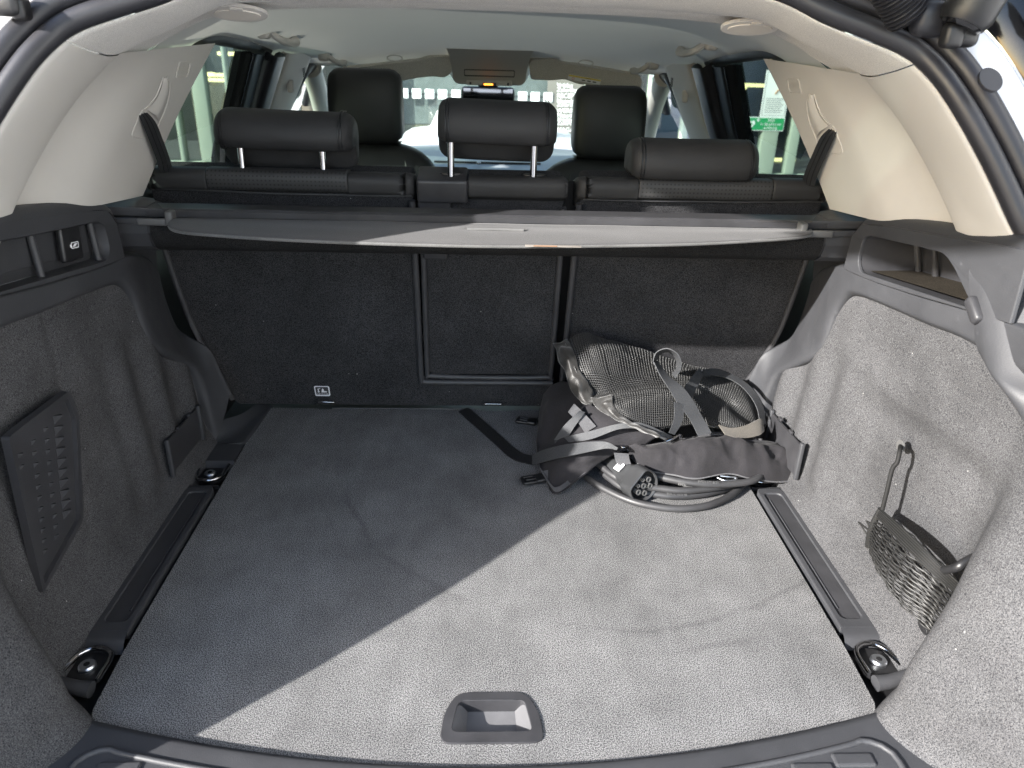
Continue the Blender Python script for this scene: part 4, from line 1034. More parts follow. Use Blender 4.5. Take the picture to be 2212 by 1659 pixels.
# blind: vinyl sheet, bowed rear edge
edge_px = [(368, 482), (366, 490), (385, 500), (450, 507), (600, 517), (810, 526), (1062, 532), (1300, 531), (1500, 527), (1650, 519), (1725, 513), (1750, 507), (1752, 500)]
re = [at(a, b, Z=.5035 - .003*math.sin(math.pi*(a - 366)/1386)) for a, b in edge_px]
fe = [Vector((p.x*.995, 1.252, .5045)) for p in re]
fe[0].x = -.545; fe[1].x = -.54; fe[-1].x = .545; fe[-2].x = .54
re_s = cr(re, 90); fe_s = lin([Vector((-.535, 1.252, .5035)), Vector((.532, 1.252, .5035))], 90)
fe_s = [Vector((p.x, 1.254, .5035)) for p in re_s]
mid = [a.lerp(b, .5) + Vector((0, 0, .0015)) for a, b in zip(fe_s, re_s)]
blind = loft('blind', [fe_s, [a.lerp(b, .16) for a, b in zip(fe_s, re_s)], mid, [a.lerp(b, .92) + Vector((0, 0, .0008)) for a, b in zip(fe_s, re_s)], re_s], M_cover, cov, nu=120, nv=22, disp=lambda p, u, v: p + Vector((0, 0, .0012*noise.noise(Vector((p.x*7, p.y*20, 3))))))
solid(blind, .0025)
tube('hem', [p + Vector((0, .001, -.0005)) for p in re_s], .0028, fabric('hem_edge', (.085, .085, .084), 1500, .8), blind, n=140, seg=8)
tube('stitch_line', [a.lerp(b, .80) + Vector((0, 0, .0022)) for a, b in zip(fe_s, re_s)][4:-4], .0007, M_grey, blind, n=140, seg=5)
tube('stitch_line', [Vector((x, 1.237, .5048)) for x in [-.52 + i*.052 for i in range(21)]], .0006, M_grey, blind, n=100, seg=5)
hc = at(1070, 499, Z=.506)
def oval(w, h, r): return rrect(0, 0, w, h, r)
Mh = Matrix.Translation(hc)
hn = plate('pull_handle', oval(.124, .040, .014), [oval(.100, .014, .0065)], .005, M_grey, cov, Mh, .002)
plate('handle_slot', oval(.100, .014, .0065), [], .001, M_black, hn, Matrix.Translation(hc + Vector((0, 0, -.0028))), 0)
tube('handle_bar', [hc + Vector((-.046, .002, .0015)), hc + Vector((0, .003, .002)), hc + Vector((.046, .002, .0015))], .0035, M_grey, hn, n=10, seg=8)
rbox('cassette_fin', (.108, .003, .004), at(954, 458, Y=1.312), M_plastic, cov, b=.001)
wl = rbox('warning_strip', (.086, .010, .0009), at(1195, 531.5, Y=1.112), simple('dull_label', (.22, .20, .18), .6), cov, b=.0003)
rbox('strip_colour', (.036, .0006, .0012), at(1178, 531.5, Y=1.1065), M_orange, wl, b=0)

# ---------- left vent panel with rows of pyramids, in the carpet of the side wall
def vw(y, z, o=.011): return Vector((-(wallx(z) - o), y, z))
Mv_ = basis(vw(0, .2), (0, 1, 0), (.06, 0, 1))
vo = [(.800, -.098), (.808, -.096), (.912, -.066), (.922, -.056), (.954, .092), (.942, .134), (.83, .138), (.800, .138)]
vent = plate('vent_panel', rpoly(vo, .005), [rpoly([(.807, -.088), (.810, -.086), (.905, -.058), (.914, -.050), (.945, .088), (.935, .126), (.807, .129)], .003)], .010, M_plastic2, car, Mv_, .003)
plate('vent_floor', rpoly([(.803, -.090), (.810, -.088), (.908, -.060), (.918, -.050), (.949, .088), (.938, .130), (.803, .133)], .003), [], .002, M_plastic2, vent, Mv_ @ Matrix.Translation((0, 0, -.006)), 0)
pm = bpy.data.meshes.new('pyramid')
pm.from_pydata([(-.010, -.0068, 0), (-.010, .0068, 0), (.010, 0, 0), (.005, 0, .0045)], [], [(0, 2, 3), (2, 1, 3), (1, 0, 3)]); pm.materials.append(M_plastic)
for i in range(4):
    for j in range(12):
        a = .912 - i*.030 - j*.0022; b = .108 - j*.0155 - i*.002
        if a < .818 or b < -.070 + max(0, a - .80)*.30: continue
        o = bpy.data.objects.new('pyramid', pm); col.objects.link(o); o.matrix_world = Mv_ @ Matrix.Translation((a, b, -.0055)) @ Matrix.Scale(1.0 if i == 0 else .5, 4)
        mw = o.matrix_world.copy(); o.parent = vent; o.matrix_parent_inverse = parent_inv(vent); o.matrix_basis = mw

# ================================================================== net pocket on the right wall
hook_c = rwall(1945, 963, .004)
disc = plate('net_hook', [(.0095*math.cos(R(a)), .0095*math.sin(R(a))) for a in range(0, 360, 18)], [], .003, M_grey, car, basis(hook_c + Vector((-.001, 0, 0)), (0, -1, 0), (0, 0, 1)), .0008)
rodp = [rwall(1945, 964, .006), rwall(1944, 972, .022), rwall(1938, 999, .026), rwall(1928, 1012, .030), rwall(1917, 1056, .032), rwall(1906, 1101, .032)]
tube('hook_rod', rodp, .0032, simple('matt_black', (.010, .010, .010), .7, spec=.2), disc, n=30, seg=10)
net = empty('net_pocket', (.58, .85, .03), 'stretchy elastic net pocket hooked to the sunlit carpet wall', 'net')
def npt(u, v):   # u 0..1 along the rim (front to rear), v 0 top .. 1 bottom
    top = cr([rwall(1903, 1102, .032), rwall(1945, 1140, .050), rwall(1995, 1188, .052), rwall(2042, 1234, .036), rwall(2085, 1272, .006)], 41)
    bot = cr([rwall(1876, 1180, .020), rwall(1900, 1240, .030), rwall(1945, 1305, .028), rwall(1996, 1352, .016), rwall(2035, 1388, -.004)], 41)
    k = u*40; i = min(39, int(k)); t = k - i
    a = top[i].lerp(top[i + 1], t); b = bot[i].lerp(bot[i + 1], t)
    p = a.lerp(b, v); p.x -= .009*math.sin(math.pi*v)*math.sin(math.pi*(.15 + .8*u)); return p
NB = 5
rib_top = [npt(i/30, -.02) for i in range(31)]; rib_bot = [npt(i/30, .14) for i in range(31)]
ribbon('top_band', rib_top, rib_bot, M_cord, net, 50, .003)
for k in range(5):
    tube('band_cord', [npt(i/20, .0 + k*.032) + Vector((-.0022, 0, 0)) for i in range(21)], .0016, M_cord, net, n=50, seg=6)
NC = 24
for k in range(NC):
    pts = []
    for i in range(57):
        u = i/56; ph = (k % 2)*math.pi
        w = .5*math.sin(u*2*math.pi*5.5 + ph)*math.sin(math.pi*min(1, u*1.2 + .05))
        v = .17 + (.83*(k + .5 + w*.70 + .25*noise.noise(Vector((k*1.7, u*5, 0))))/NC)
        p = npt(u, v); p.x -= .002*math.cos(u*2*math.pi*5.5 + ph) + .002*noise.noise(Vector((u*9, k, 4))); pts.append(p)
    tube('cord', pts, .0012, M_cord, net, n=110, seg=6)
for k in range(4):
    tube('side_cord', [npt(-.015 + .010*math.sin(k*2.1) + .012*math.sin(v*9 + k), v) for v in [.0, .2, .4, .6, .8, 1.0]], .0018, M_cord, net, n=30, seg=6)
tube('side_rope', [npt(0, v) + Vector((-.001, 0, 0)) for v in (-.03, .2, .4, .6, .8, 1.0)], .0042, M_cord, net, n=30, seg=8)
eh = [rwall(2040, 1232, .045), rwall(2066, 1226, .05), rwall(2080, 1216, .045), rwall(2104, 1203, .03)]
tube('end_hook', eh, .005, M_black, net, n=20, seg=10)
plate('net_anchor', [(.012*math.cos(R(a)), .008*math.sin(R(a))) for a in range(0, 360, 20)], [], .004, M_black, net, basis(rwall(1992, 1356, .014), (0, -1, 0), (-.2, 0, 1)), .001)

# ================================================================== charging cable and its mesh bag
def zz(pts): return [at(a, b, Z=c) for a, b, c in pts]
def yyp(pts): return [at(a, b, Y=c) for a, b, c in pts]
def wob(amp, sc, seed): return lambda p, u, v: p + Vector((noise.noise(p*sc + Vector((seed, 0, 0))), noise.noise(p*sc + Vector((0, seed, 5))), noise.noise(p*sc + Vector((3, 0, seed)))))*amp
bag = empty('cable_bag', (.35, 1.3, 0), 'crumpled dark mesh and nylon bag with loose webbing straps lying in the corner', 'bag')
# nylon base sheet
body = [zz([(1174, 850, .088), (1164, 900, .055), (1158, 961, .022), (1165, 1011, .014), (1184, 1046, .008), (1197, 1064, .005)]),
        zz([(1190, 832, .112), (1186, 890, .085), (1184, 945, .050), (1186, 1000, .034), (1196, 1038, .018), (1205, 1065, .008)]),
        zz([(1221, 824, .125), (1222, 885, .105), (1222, 945, .075), (1222, 995, .050), (1222, 1030, .026), (1215, 1061, .011)]),
        zz([(1270, 846, .130), (1270, 900, .112), (1268, 950, .085), (1265, 990, .060), (1258, 1012, .040), (1240, 1042, .017)]),
        zz([(1330, 880, .125), (1328, 920, .110), (1325, 950, .088), (1318, 975, .066), (1300, 992, .055), (1262, 1026, .028)]),
        zz([(1440, 925, .105), (1420, 945, .092), (1395, 960, .075), (1370, 968, .068), (1345, 976, .062), (1301, 994, .050)])]
o = loft('nylon_base', body, M_nylon, bag, nu=60, nv=60, disp=wob(.006, 22, 1.3), flip=True); solid(o, .0015, 0)
edge = [body[k][-1] for k in range(6)]
L_edge = cr([body[0][2], body[0][3], body[0][4], body[0][5]] + edge[1:], 60)
ribbon('binding', [p + Vector((0, -.001, .004)) for p in L_edge], [p + Vector((-.0015, .008, .0085)) for p in L_edge], M_binding, bag, 70, .0012)
# mesh tube
rails_ = [yyp([(1229, 735, 1.44), (1264, 719, 1.45), (1302, 731, 1.455), (1397, 760, 1.465), (1477, 783, 1.465), (1512, 793, 1.46), (1560, 806, 1.45), (1606, 828, 1.43), (1640, 866, 1.395), (1650, 905, 1.36)]),
          yyp([(1236, 752, 1.40), (1268, 748, 1.40), (1305, 755, 1.40), (1400, 780, 1.42), (1477, 798, 1.425), (1515, 806, 1.42), (1560, 820, 1.41), (1600, 842, 1.39), (1630, 875, 1.365), (1646, 912, 1.34)]),
          yyp([(1252, 800, 1.365), (1285, 800, 1.355), (1320, 805, 1.355), (1400, 812, 1.375), (1475, 815, 1.39), (1516, 822, 1.385), (1555, 838, 1.375), (1590, 858, 1.36), (1622, 888, 1.34), (1643, 920, 1.325)]),
          yyp([(1276, 850, 1.35), (1300, 849, 1.345), (1330, 846, 1.345), (1398, 838, 1.36), (1455, 830, 1.375), (1505, 842, 1.375), (1545, 862, 1.36), (1575, 872, 1.355), (1612, 902, 1.325), (1640, 926, 1.31)]),
          yyp([(1284, 862, 1.315), (1305, 860, 1.305), (1335, 855, 1.295), (1398, 850, 1.295), (1455, 848, 1.31), (1505, 860, 1.325), (1540, 878, 1.325), (1575, 888, 1.315), (1608, 914, 1.295), (1637, 931, 1.295)]),
          yyp([(1292, 872, 1.295), (1314, 874, 1.275), (1345, 878, 1.265), (1400, 882, 1.262), (1458, 880, 1.275), (1505, 888, 1.30), (1540, 900, 1.295), (1575, 912, 1.282), (1602, 928, 1.275), (1634, 936, 1.285)]),
          yyp([(1298, 880, 1.29), (1326, 890, 1.268), (1362, 908, 1.250), (1415, 922, 1.245), (1462, 919, 1.255), (1510, 915, 1.275), (1548, 920, 1.275), (1585, 938, 1.265), (1600, 942, 1.262), (1640, 940, 1.28)])]
def mesh_disp(p, u, v): return p + Vector((0, noise.noise(p*22)*.006, noise.noise(p*17 + Vector((4, 0, 0)))*.005))
mb = loft('mesh_panel', rails_, M_mesh, bag, nu=84, nv=52, disp=mesh_disp)
wf = mb.modifiers.new('net', 'WIREFRAME'); wf.thickness = .0022; wf.use_replace = True; wf.use_even_offset = False; wf.use_relative_offset = False
inner_r = [[p + Vector((0, .012, -.010)) for p in r] for r in rails_]
loft('mesh_lining', inner_r, M_meshin, bag, nu=50, nv=30, disp=mesh_disp)
# satin hems
hA = yyp([(1197, 742, 1.43), (1203, 768, 1.40), (1219, 800, 1.37), (1232, 835, 1.345), (1250, 862, 1.33), (1262, 874, 1.32)])
hB = yyp([(1228, 734, 1.438), (1240, 765, 1.385), (1255, 802, 1.360), (1272, 832, 1.345), (1284, 854, 1.34), (1284, 868, 1.315)])
hm = loft('hem_band', [hA, [a.lerp(b, .5) + Vector((-.003, -.012, .004)) for a, b in zip(hA, hB)], hB], M_hem, bag, nu=60, nv=18, disp=wob(.005, 45, 7.7)); solid(hm, .002, 0)
tube('hem_seam', [a.lerp(b, .78) + Vector((-.003, -.006, .002)) for a, b in zip(hA, hB)], .0013, M_hem, bag, n=40, seg=6)
kA = yyp([(1279, 858, 1.32), (1284, 872, 1.30), (1296, 886, 1.285), (1330, 905, 1.255), (1370, 926, 1.235), (1420, 945, 1.225)])
kB = yyp([(1318, 853, 1.29), (1324, 868, 1.27), (1334, 890, 1.262), (1362, 911, 1.245), (1395, 925, 1.232), (1430, 938, 1.225)])
hm2 = loft('hem_band', [kA, [a.lerp(b, .5) + Vector((-.002, -.010, .004)) for a, b in zip(kA, kB)], kB], M_hem, bag, nu=60, nv=16, disp=wob(.004, 50, 2.2)); solid(hm2, .002, 0)
rim = yyp([(1590, 942, 1.258), (1556, 921, 1.268), (1545, 905, 1.285)])
ta = yyp([(1552, 918, 1.265), (1580, 925, 1.262), (1612, 918, 1.272), (1640, 905, 1.29), (1648, 905, 1.30)]); tb = yyp([(1566, 938, 1.245), (1590, 945, 1.245), (1615, 946, 1.255), (1640, 940, 1.268), (1650, 932, 1.28)])
M_tan = fabric('dusty_tape', (.085, .077, .066), 1200, .8)
ribbon('base_tape', ta, tb, M_tan, bag, 40, .002)
# front flap
fu_ = zz([(1353, 970, .066), (1429, 957, .080), (1493, 945, .092), (1537, 935, .100), (1575, 937, .098), (1606, 950, .086), (1674, 957, .066), (1712, 986, .045), (1728, 1012, .026)])
fl_ = zz([(1357, 984, .050), (1397, 1015, .046), (1455, 1027, .042), (1502, 1035, .038), (1569, 1024, .042), (1620, 1034, .034), (1677, 1042, .022), (1712, 1037, .018), (1729, 1017, .020)])
n_ = 60
A_ = cr(fu_, n_); B_ = cr(fl_, n_)
flr = [A_, [a.lerp(b, .30) + Vector((0, -.012, .018)) for a, b in zip(A_, B_)], [a.lerp(b, .65) + Vector((0, -.012, .012)) for a, b in zip(A_, B_)], B_]
flap = loft('nylon_flap', flr, M_nylon, bag, nu=90, nv=34, disp=lambda p, u, v: p + Vector((0, 0, 1))*((.014*(.35 - abs(noise.noise(Vector((p.x*20 + p.y*14, p.y*26 - p.x*8, 1))))) + .007*(.3 - abs(noise.noise(Vector((p.x*48 - p.y*30, p.y*50, 9))))) + .006*math.sin(p.x*55 + p.y*60)*math.sin(math.pi*u))*math.sin(math.pi*min(1, max(0, v)))))
solid(flap, .0016, 0)
ribbon('binding', [p + Vector((0, -.001, .0015)) for p in A_], [p + Vector((.001, -.010, .001)) for p in A_], M_binding, bag, 80, .0014)
ribbon('binding', [p + Vector((0, -.0015, .000)) for p in B_], [p + Vector((0, .004, .0055)) for p in B_], M_binding, bag, 80, .0014)
tube('stitch_line', [a.lerp(b, .10) + Vector((0, -.003, .0075)) for a, b in zip(A_, B_)][2:-3], .0006, M_binding, bag, n=80, seg=5)
tabA = zz([(1326, 978, .07), (1332, 1000, .055), (1345, 1006, .050)]); tabB = zz([(1357, 980, .068), (1362, 1000, .056), (1372, 1010, .048)])
ribbon('grey_tab', tabA, tabB, M_binding, bag, 16, .002)
# straps
def strap(name, A, B, mat=M_web, n=50): return ribbon(name, A, B, mat, bag, n, .0016)
strap('strap', zz([(1011, 880, .003), (1071, 932, .003), (1121, 975, .004), (1151, 985, .012)]), zz([(991, 889, .003), (1055, 946, .003), (1105, 990, .004), (1149, 1004, .004)]), M_webdark)
strap('strap', zz([(1150, 984, .018), (1171, 973, .046), (1200, 965, .070), (1238, 958, .088), (1305, 954, .104), (1335, 967, .094)]), zz([(1150, 1005, .008), (1178, 997, .040), (1205, 990, .062), (1255, 980, .080), (1308, 969, .092), (1332, 972, .090)]))
strap('strap', zz([(1198, 949, .062), (1272, 932, .105), (1338, 915, .128), (1388, 914, .132), (1452, 942, .10)]), zz([(1199, 958, .058), (1272, 950, .092), (1338, 927, .118), (1388, 929, .118), (1448, 957, .088)]))
strap('strap', zz([(1197, 950, .063), (1218, 920, .098), (1252, 887, .132)]), zz([(1224, 951, .070), (1240, 924, .100), (1264, 890, .128)]))
strap('strap', zz([(1240, 872, .135), (1262, 893, .122), (1288, 921, .108)]), zz([(1227, 890, .122), (1248, 912, .108), (1264, 936, .096)]), M_binding)
lp_o = yyp([(1414, 790, 1.335), (1412, 778, 1.335), (1420, 761, 1.335), (1442, 754, 1.33), (1464, 767, 1.325), (1470, 792, 1.32), (1458, 816, 1.315)])
lp_i = yyp([(1420, 795, 1.365), (1418, 780, 1.365), (1426, 766, 1.365), (1443, 761, 1.36), (1458, 772, 1.355), (1462, 792, 1.35), (1452, 808, 1.345)])
strap('strap', [a + (a - b)*.15 for a, b in zip(lp_o, lp_i)], lp_i)
strap('strap', yyp([(1412, 782, 1.33), (1426, 811, 1.315), (1445, 840, 1.285), (1464, 872, 1.262), (1489, 904, 1.245), (1508, 942, 1.225)]), yyp([(1420, 780, 1.35), (1445, 813, 1.325), (1474, 836, 1.295), (1496, 864, 1.275), (1516, 899, 1.255), (1537, 935, 1.232)]))
strap('strap', yyp([(1512, 795, 1.40), (1500, 806, 1.375), (1484, 828, 1.34), (1470, 850, 1.30)]), yyp([(1520, 812, 1.375), (1510, 828, 1.36), (1498, 852, 1.33), (1490, 865, 1.30)]))
strap('strap', yyp([(1505, 800, 1.40), (1550, 797, 1.42), (1596, 817, 1.41), (1628, 843, 1.38), (1648, 878, 1.35), (1654, 916, 1.32)]), yyp([(1508, 815, 1.38), (1550, 812, 1.40), (1588, 825, 1.392), (1616, 850, 1.365), (1635, 882, 1.335), (1642, 919, 1.305)]))
strap('strap', yyp([(1456, 868, 1.258), (1456, 903, 1.238), (1445, 935, 1.215)]), yyp([(1478, 876, 1.262), (1474, 910, 1.240), (1457, 939, 1.218)]))
# metal fittings
hw = zz([(1439, 953, .10), (1452, 948, .104), (1466, 940, .108), (1471, 942, .106), (1470, 948, .104)])
tube('snap_hook', hw, .0032, M_chrome, bag, n=30, seg=8)
tube('eyelet', [at(1347 + 7*math.cos(R(a)), 962 + 4.5*math.sin(R(a)), Z=.074) for a in range(0, 360, 30)], .0026, M_chrome, bag, n=30, seg=8, closed=True)
tube('snap_hook', zz([(1550, 1032, .040), (1565, 1038, .040), (1585, 1038, .040), (1590, 1032, .042), (1575, 1030, .044), (1556, 1028, .044)]), .0022, M_steel, bag, n=40, seg=8)
def buckle(px0, py0, px1, py1, z):
    a, b = at(px0, py0, Z=z), at(px1, py1, Z=z); L = (b - a).length
    Mb = basis((a + b)/2, b - a, Vector((0, 0, 1)).cross(b - a))
    bk = rbox('buckle', (L*.42, .026, .009), (0, 0, 0), M_black, bag, b=.003, M=Mb @ Matrix.Translation((L*.22, 0, 0)))
    for e in (-1, 1): rbox('buckle_prong', (L*.52, .006, .007), (0, 0, 0), M_black, bk, b=.0025, M=Mb @ Matrix.Translation((-L*.2, e*.0105, 0)))
    rbox('buckle_tongue', (L*.40, .008, .006), (0, 0, 0), M_black, bk, b=.002, M=Mb @ Matrix.Translation((-L*.14, 0, .001)))
    rbox('buckle_end', (.008, .024, .006), (0, 0, 0), M_black, bk, b=.002, M=Mb @ Matrix.Translation((-L*.42, 0, 0)))
buckle(1115, 906, 1162, 912, .006); buckle(1126, 1040, 1184, 1030, .008)
strap('buckle_web', zz([(1172, 1018, .018), (1190, 1014, .026), (1215, 1005, .036)]), zz([(1184, 1034, .014), (1196, 1026, .022), (1219, 1014, .034)]), M_binding, 16)

cbl = empty('charging_cable', (.3, 1.25, 0), 'coiled dark grey charging cable with its plug poking out from under the bag', 'cable')
def cable(pts): return tube('cable_coil', zz(pts), .0068, M_cable, cbl, n=90, seg=14)
cable([(1235, 985, .012), (1250, 1012, .010), (1272, 1034, .009), (1300, 1053, .009), (1350, 1077, .009), (1397, 1091, .009), (1461, 1099, .009), (1524, 1093, .009), (1572, 1074, .009), (1600, 1052, .010), (1612, 1030, .012), (1600, 1000, .012)])
cable([(1290, 1000, .03), (1330, 1030, .026), (1380, 1048, .024), (1423, 1055, .023), (1477, 1060, .023), (1540, 1054, .023), (1595, 1042, .024), (1625, 1030, .024), (1630, 1005, .022)])
cable([(1300, 1020, .012), (1350, 1055, .010), (1416, 1068, .010), (1460, 1072, .010), (1520, 1067, .010), (1575, 1052, .011), (1600, 1030, .012)])
cable([(1330, 1000, .040), (1390, 1020, .038), (1445, 1035, .037), (1500, 1044, .036), (1560, 1046, .035), (1620, 1040, .035), (1645, 1025, .035), (1650, 1000, .03)])
# faint print along the cable
for (px, py, px2, py2, z, tx) in ((1458, 1044, 1490, 1051, .0445, 'EVO1'), (1500, 1040, 1560, 1044, .0435, 'EVO1177 8/21'), (1425, 1066, 1500, 1070, .0175, 'EUCC 10.5 45')):
    a, b = at(px, py, Z=z), at(px2, py2, Z=z)
    text('cable_print', tx, .0065, basis((a + b)/2, b - a, Vector((0, .6, .8))) @ Matrix.Translation((0, 0, .001)), M_grey, cbl)
# plug
pf = at(1391, 1050, Z=.036); ax = Vector((.42, -.88, .12)).normalized(); pb = pf - ax*.085; upv = Vector((-.75, .1, .65)); upv = (upv - ax*upv.dot(ax)).normalized(); sdv = ax.cross(upv)
def sect(c, r, flat, n=36):
    out = []
    for k in range(n):
        a = 2*math.pi*k/n; x, y = math.cos(a), math.sin(a)
        y = min(y, flat); out.append(c + sdv*(x*r) + upv*(y*r))
    return out
plug = loft('plug', [sect(pb - ax*.045, .013, 1.0), sect(pb - ax*.03, .019, 1), sect(pb, .022, .95), sect(pb + ax*.03, .024, .85), sect(pb.lerp(pf, .62), .030, .74), sect(pb.lerp(pf, .64), .0325, .72), sect(pf, .0325, .72), sect(pf + ax*.0012, .031, .70), sect(pf, .0292, .66), sect(pf - ax*.012, .0286, .64)], M_plug, cbl, nu=36, closed_u=True, angle=R(40), flip=True)
inn_ = sect(pf - ax*.011, .0288, .64)
mesh('plug_face', inn_, [tuple(range(36))], M_black, plug, False)
for (a, b, r) in ((-.007, .0095, .0038), (.007, .0095, .0038), (-.0155, -.001, .0056), (0, -.001, .0056), (.0155, -.001, .0056), (-.0085, -.0145, .0056), (.0085, -.0145, .0056)):
    c = pf + sdv*a + upv*b; V, Fs = [], []
    ring = []
    ppin = loft('pin_socket', [[c - ax*.011 + (sdv*math.cos(t) + upv*math.sin(t))*r for t in [k*2*math.pi/18 for k in range(18)]], [c - ax*.001 + (sdv*math.cos(t) + upv*math.sin(t))*r for t in [k*2*math.pi/18 for k in range(18)]], [c - ax*.001 + (sdv*math.cos(t) + upv*math.sin(t))*r*.55 for t in [k*2*math.pi/18 for k in range(18)]], [c - ax*.009 + (sdv*math.cos(t) + upv*math.sin(t))*r*.5 for t in [k*2*math.pi/18 for k in range(18)]]], M_pin, plug, nu=18, closed_u=True, angle=R(40), flip=True)
lc = pb.lerp(pf, .30); lup = (Vector((-.1, -.75, .65)) - ax*Vector((-.1, -.75, .65)).dot(ax)).normalized()
Ml = basis(lc + lup*.0262, ax, lup.cross(ax))
pl_ = plate('plug_label', rrect(0, 0, .018, .018, .002), [], .001, M_label, plug, basis(lc + lup*.0255, ax, lup.cross(ax)))
plate('label_mark', [(.0055*math.cos(R(a)), .0055*math.sin(R(a))) for a in range(0, 360, 20)], [[(.0035*math.cos(R(a)), .0035*math.sin(R(a))) for a in range(0, 360, 20)]], .0004, M_ink, plug, basis(lc + lup*.0262, ax, lup.cross(ax)))

# ---------- hardware at the top corners of the opening
def strut(s):
    if s > 0:
        a = at(2072, 62, Y=.905); b = at(2150, -70, Y=.905); sl0 = at(2083, 44, Y=.905); sl1 = at(2109, 0, Y=.905)
        axs = (b - a).normalized()
        V, Fs = tube_data([a, a + axs*.012, a + axs*.045, a + axs*.047, b], lambda k: (.020 if k < .1 else .027 if k < .7 else .021), 24)
        st = mesh('gas_strut', V, Fs, M_gloss, car, True, R(40))
        V, Fs = tube_data([a + axs*.004, a + axs*.014, a + axs*.052, a + axs*.054], lambda k: .024 if k < .1 else .0285 if k < .9 else .024, 24)
        mesh('strut_sleeve', V, Fs, M_black, st, True, R(40))
        rbox('strut_socket', (.022, .02, .026), at(2056, 78, Y=.905), M_black, st, b=.006)
        rbox('strut_socket', (.026, .02, .024), at(2086, 78, Y=.91), M_black, st, b=.008)
        # corrugated wiring gaiter and its grommet
        g0, g1 = at(1915, -40, Y=.935), at(1962, 40, Y=.935)
        gt_ = tube('wiring_gaiter', [g0.lerp(g1, k/40) for k in range(41)], lambda k: .021 + .0022*math.sin(k*2*math.pi*11), M_rubber, car, n=130, seg=20)
        rbox('gaiter_grommet', (.042, .03, .040), at(2008, 40, Y=.935), M_rubber, gt_, b=.014, seg=4)
        # body plug
        c = at(2134, 170, Y=.885); plate('body_plug', [(.0135*math.cos(R(a)), .0155*math.sin(R(a))) for a in range(0, 360, 15)], [], .004, M_rubber, car, basis(c + Vector((0, -.006, 0)), (1, 0, 0), (0, .65, .75)), .001)
    else:
        rbox('strut_socket', (.034, .03, .026), at(18, 8, Y=.93), M_black, car, b=.008)
        rbox('strut_socket', (.016, .02, .024), at(45, 18, Y=.93), M_black, car, b=.005)
for s in (-1, 1): strut(s)

# ================================================================== outside, in front of the car
M_frame = simple('pale_frame', (.36, .41, .35), .5)
M_dark = simple('dark_room', (.03, .035, .035), .6)
M_shop = glass('shop_glass', (.55, .60, .58))
YB = 9.5
shop = empty('shop_front', (0, YB, ZG), 'glazed shop front with pale frames and a row of square stickers, ahead of the car', 'shop front')
def slab(name, x0, x1, y0, y1, z0, z1, mat, par): return rbox(name, (x1 - x0, y1 - y0, z1 - z0), ((x0 + x1)/2, (y0 + y1)/2, (z0 + z1)/2), mat, par, b=.01)
def bx_(px): return at(px, 250, Y=YB).x
slab('plinth', -7, 7, YB, YB + .15, ZG, ZG + .12, M_frame, shop)
slab('fascia', -7, 7, YB - .1, YB + .3, 2.6, 3.4, M_frame, shop)
mul = [(330, .06), (385, .05), (440, .16), (500, .04), (560, .05), (640, .10), (850, .06), (1262, .05), (1400, .06), (1480, .08), (1668, .20), (1722, .12), (1800, .06)]
for px, w_ in mul: slab('mullion', bx_(px) - w_/2, bx_(px) + w_/2, YB - .05, YB + .1, ZG + .12, 2.6, M_frame, shop)
for (a, b), (c, d) in zip(mul, mul[1:]):
    mesh('pane', [(bx_(a), YB + .03, ZG + .1), (bx_(c), YB + .03, ZG + .1), (bx_(c), YB + .03, 2.6), (bx_(a), YB + .03, 2.6)], [(0, 1, 2, 3)], M_shop, shop, False)
slab('room_wall', -7, 7, YB + 3.0, YB + 3.1, ZG, 2.9, M_dark, shop); slab('room_ceiling', -7, 7, YB + .3, YB + 3.1, 2.7, 2.8, M_dark, shop)
slab('desk', -3.9, -2.2, YB + 1.2, YB + 1.8, ZG, .2, simple('desk_wood', (.20, .17, .13), .6), shop); slab('cabinet', 2.3, 3.1, YB + 1.6, YB + 2.0, ZG, .55, simple('cabinet_blue', (.10, .16, .22), .6), shop)
# opaque grey screen added to catch sun behind the middle panes, lower boarding
slab('grey_screen', bx_(850), bx_(1262), YB + .10, YB + .14, -.12, 2.6, plastic('grey_screen', (.30, .32, .325), .7, 0, var=.25), shop)
slab('lower_boarding', bx_(850), bx_(1262), YB + .10, YB + .16, ZG, -.13, plastic('buff_boarding', (.30, .27, .19), .8, 0, var=.4), shop)
for k_ in range(5): slab('screen_rail', bx_(850), bx_(1262), YB + .08, YB + .10, .22 + k_*.28, .235 + k_*.28, M_grey, shop)
M_sticker = simple('pale_sticker', (.80, .85, .85), .5)
for px in (872, 900, 928, 956, 985, 1013, 1042, 1071, 1100, 1129, 1156, 1184):
    p = at(px, 208 + (px - 1106)*.028, Y=YB - .02); rbox('square_sticker', (.105, .006, .105), p, M_sticker, shop, b=.001)
M_tube = simple('tube_light', (1, .9, .6), .5, emis=(1, .80, .40), es=2.5)
for (px, py, w_) in ((525, 117, .7), (418, 159, .6), (470, 162, .5), (466, 173, .5), (655, 160, .3), (655, 176, .3), (1580, 188, .45), (1622, 184, .4), (1010, 182, .5), (1690, 345, .4)):
    p = at(px, py, Y=YB + 2); rbox('tube_lamp', (w_, .05, .05), p, M_tube, shop, b=.01)
def sign_plane(pxs, Y): return [at(a, b, Y=Y) for a, b in pxs]
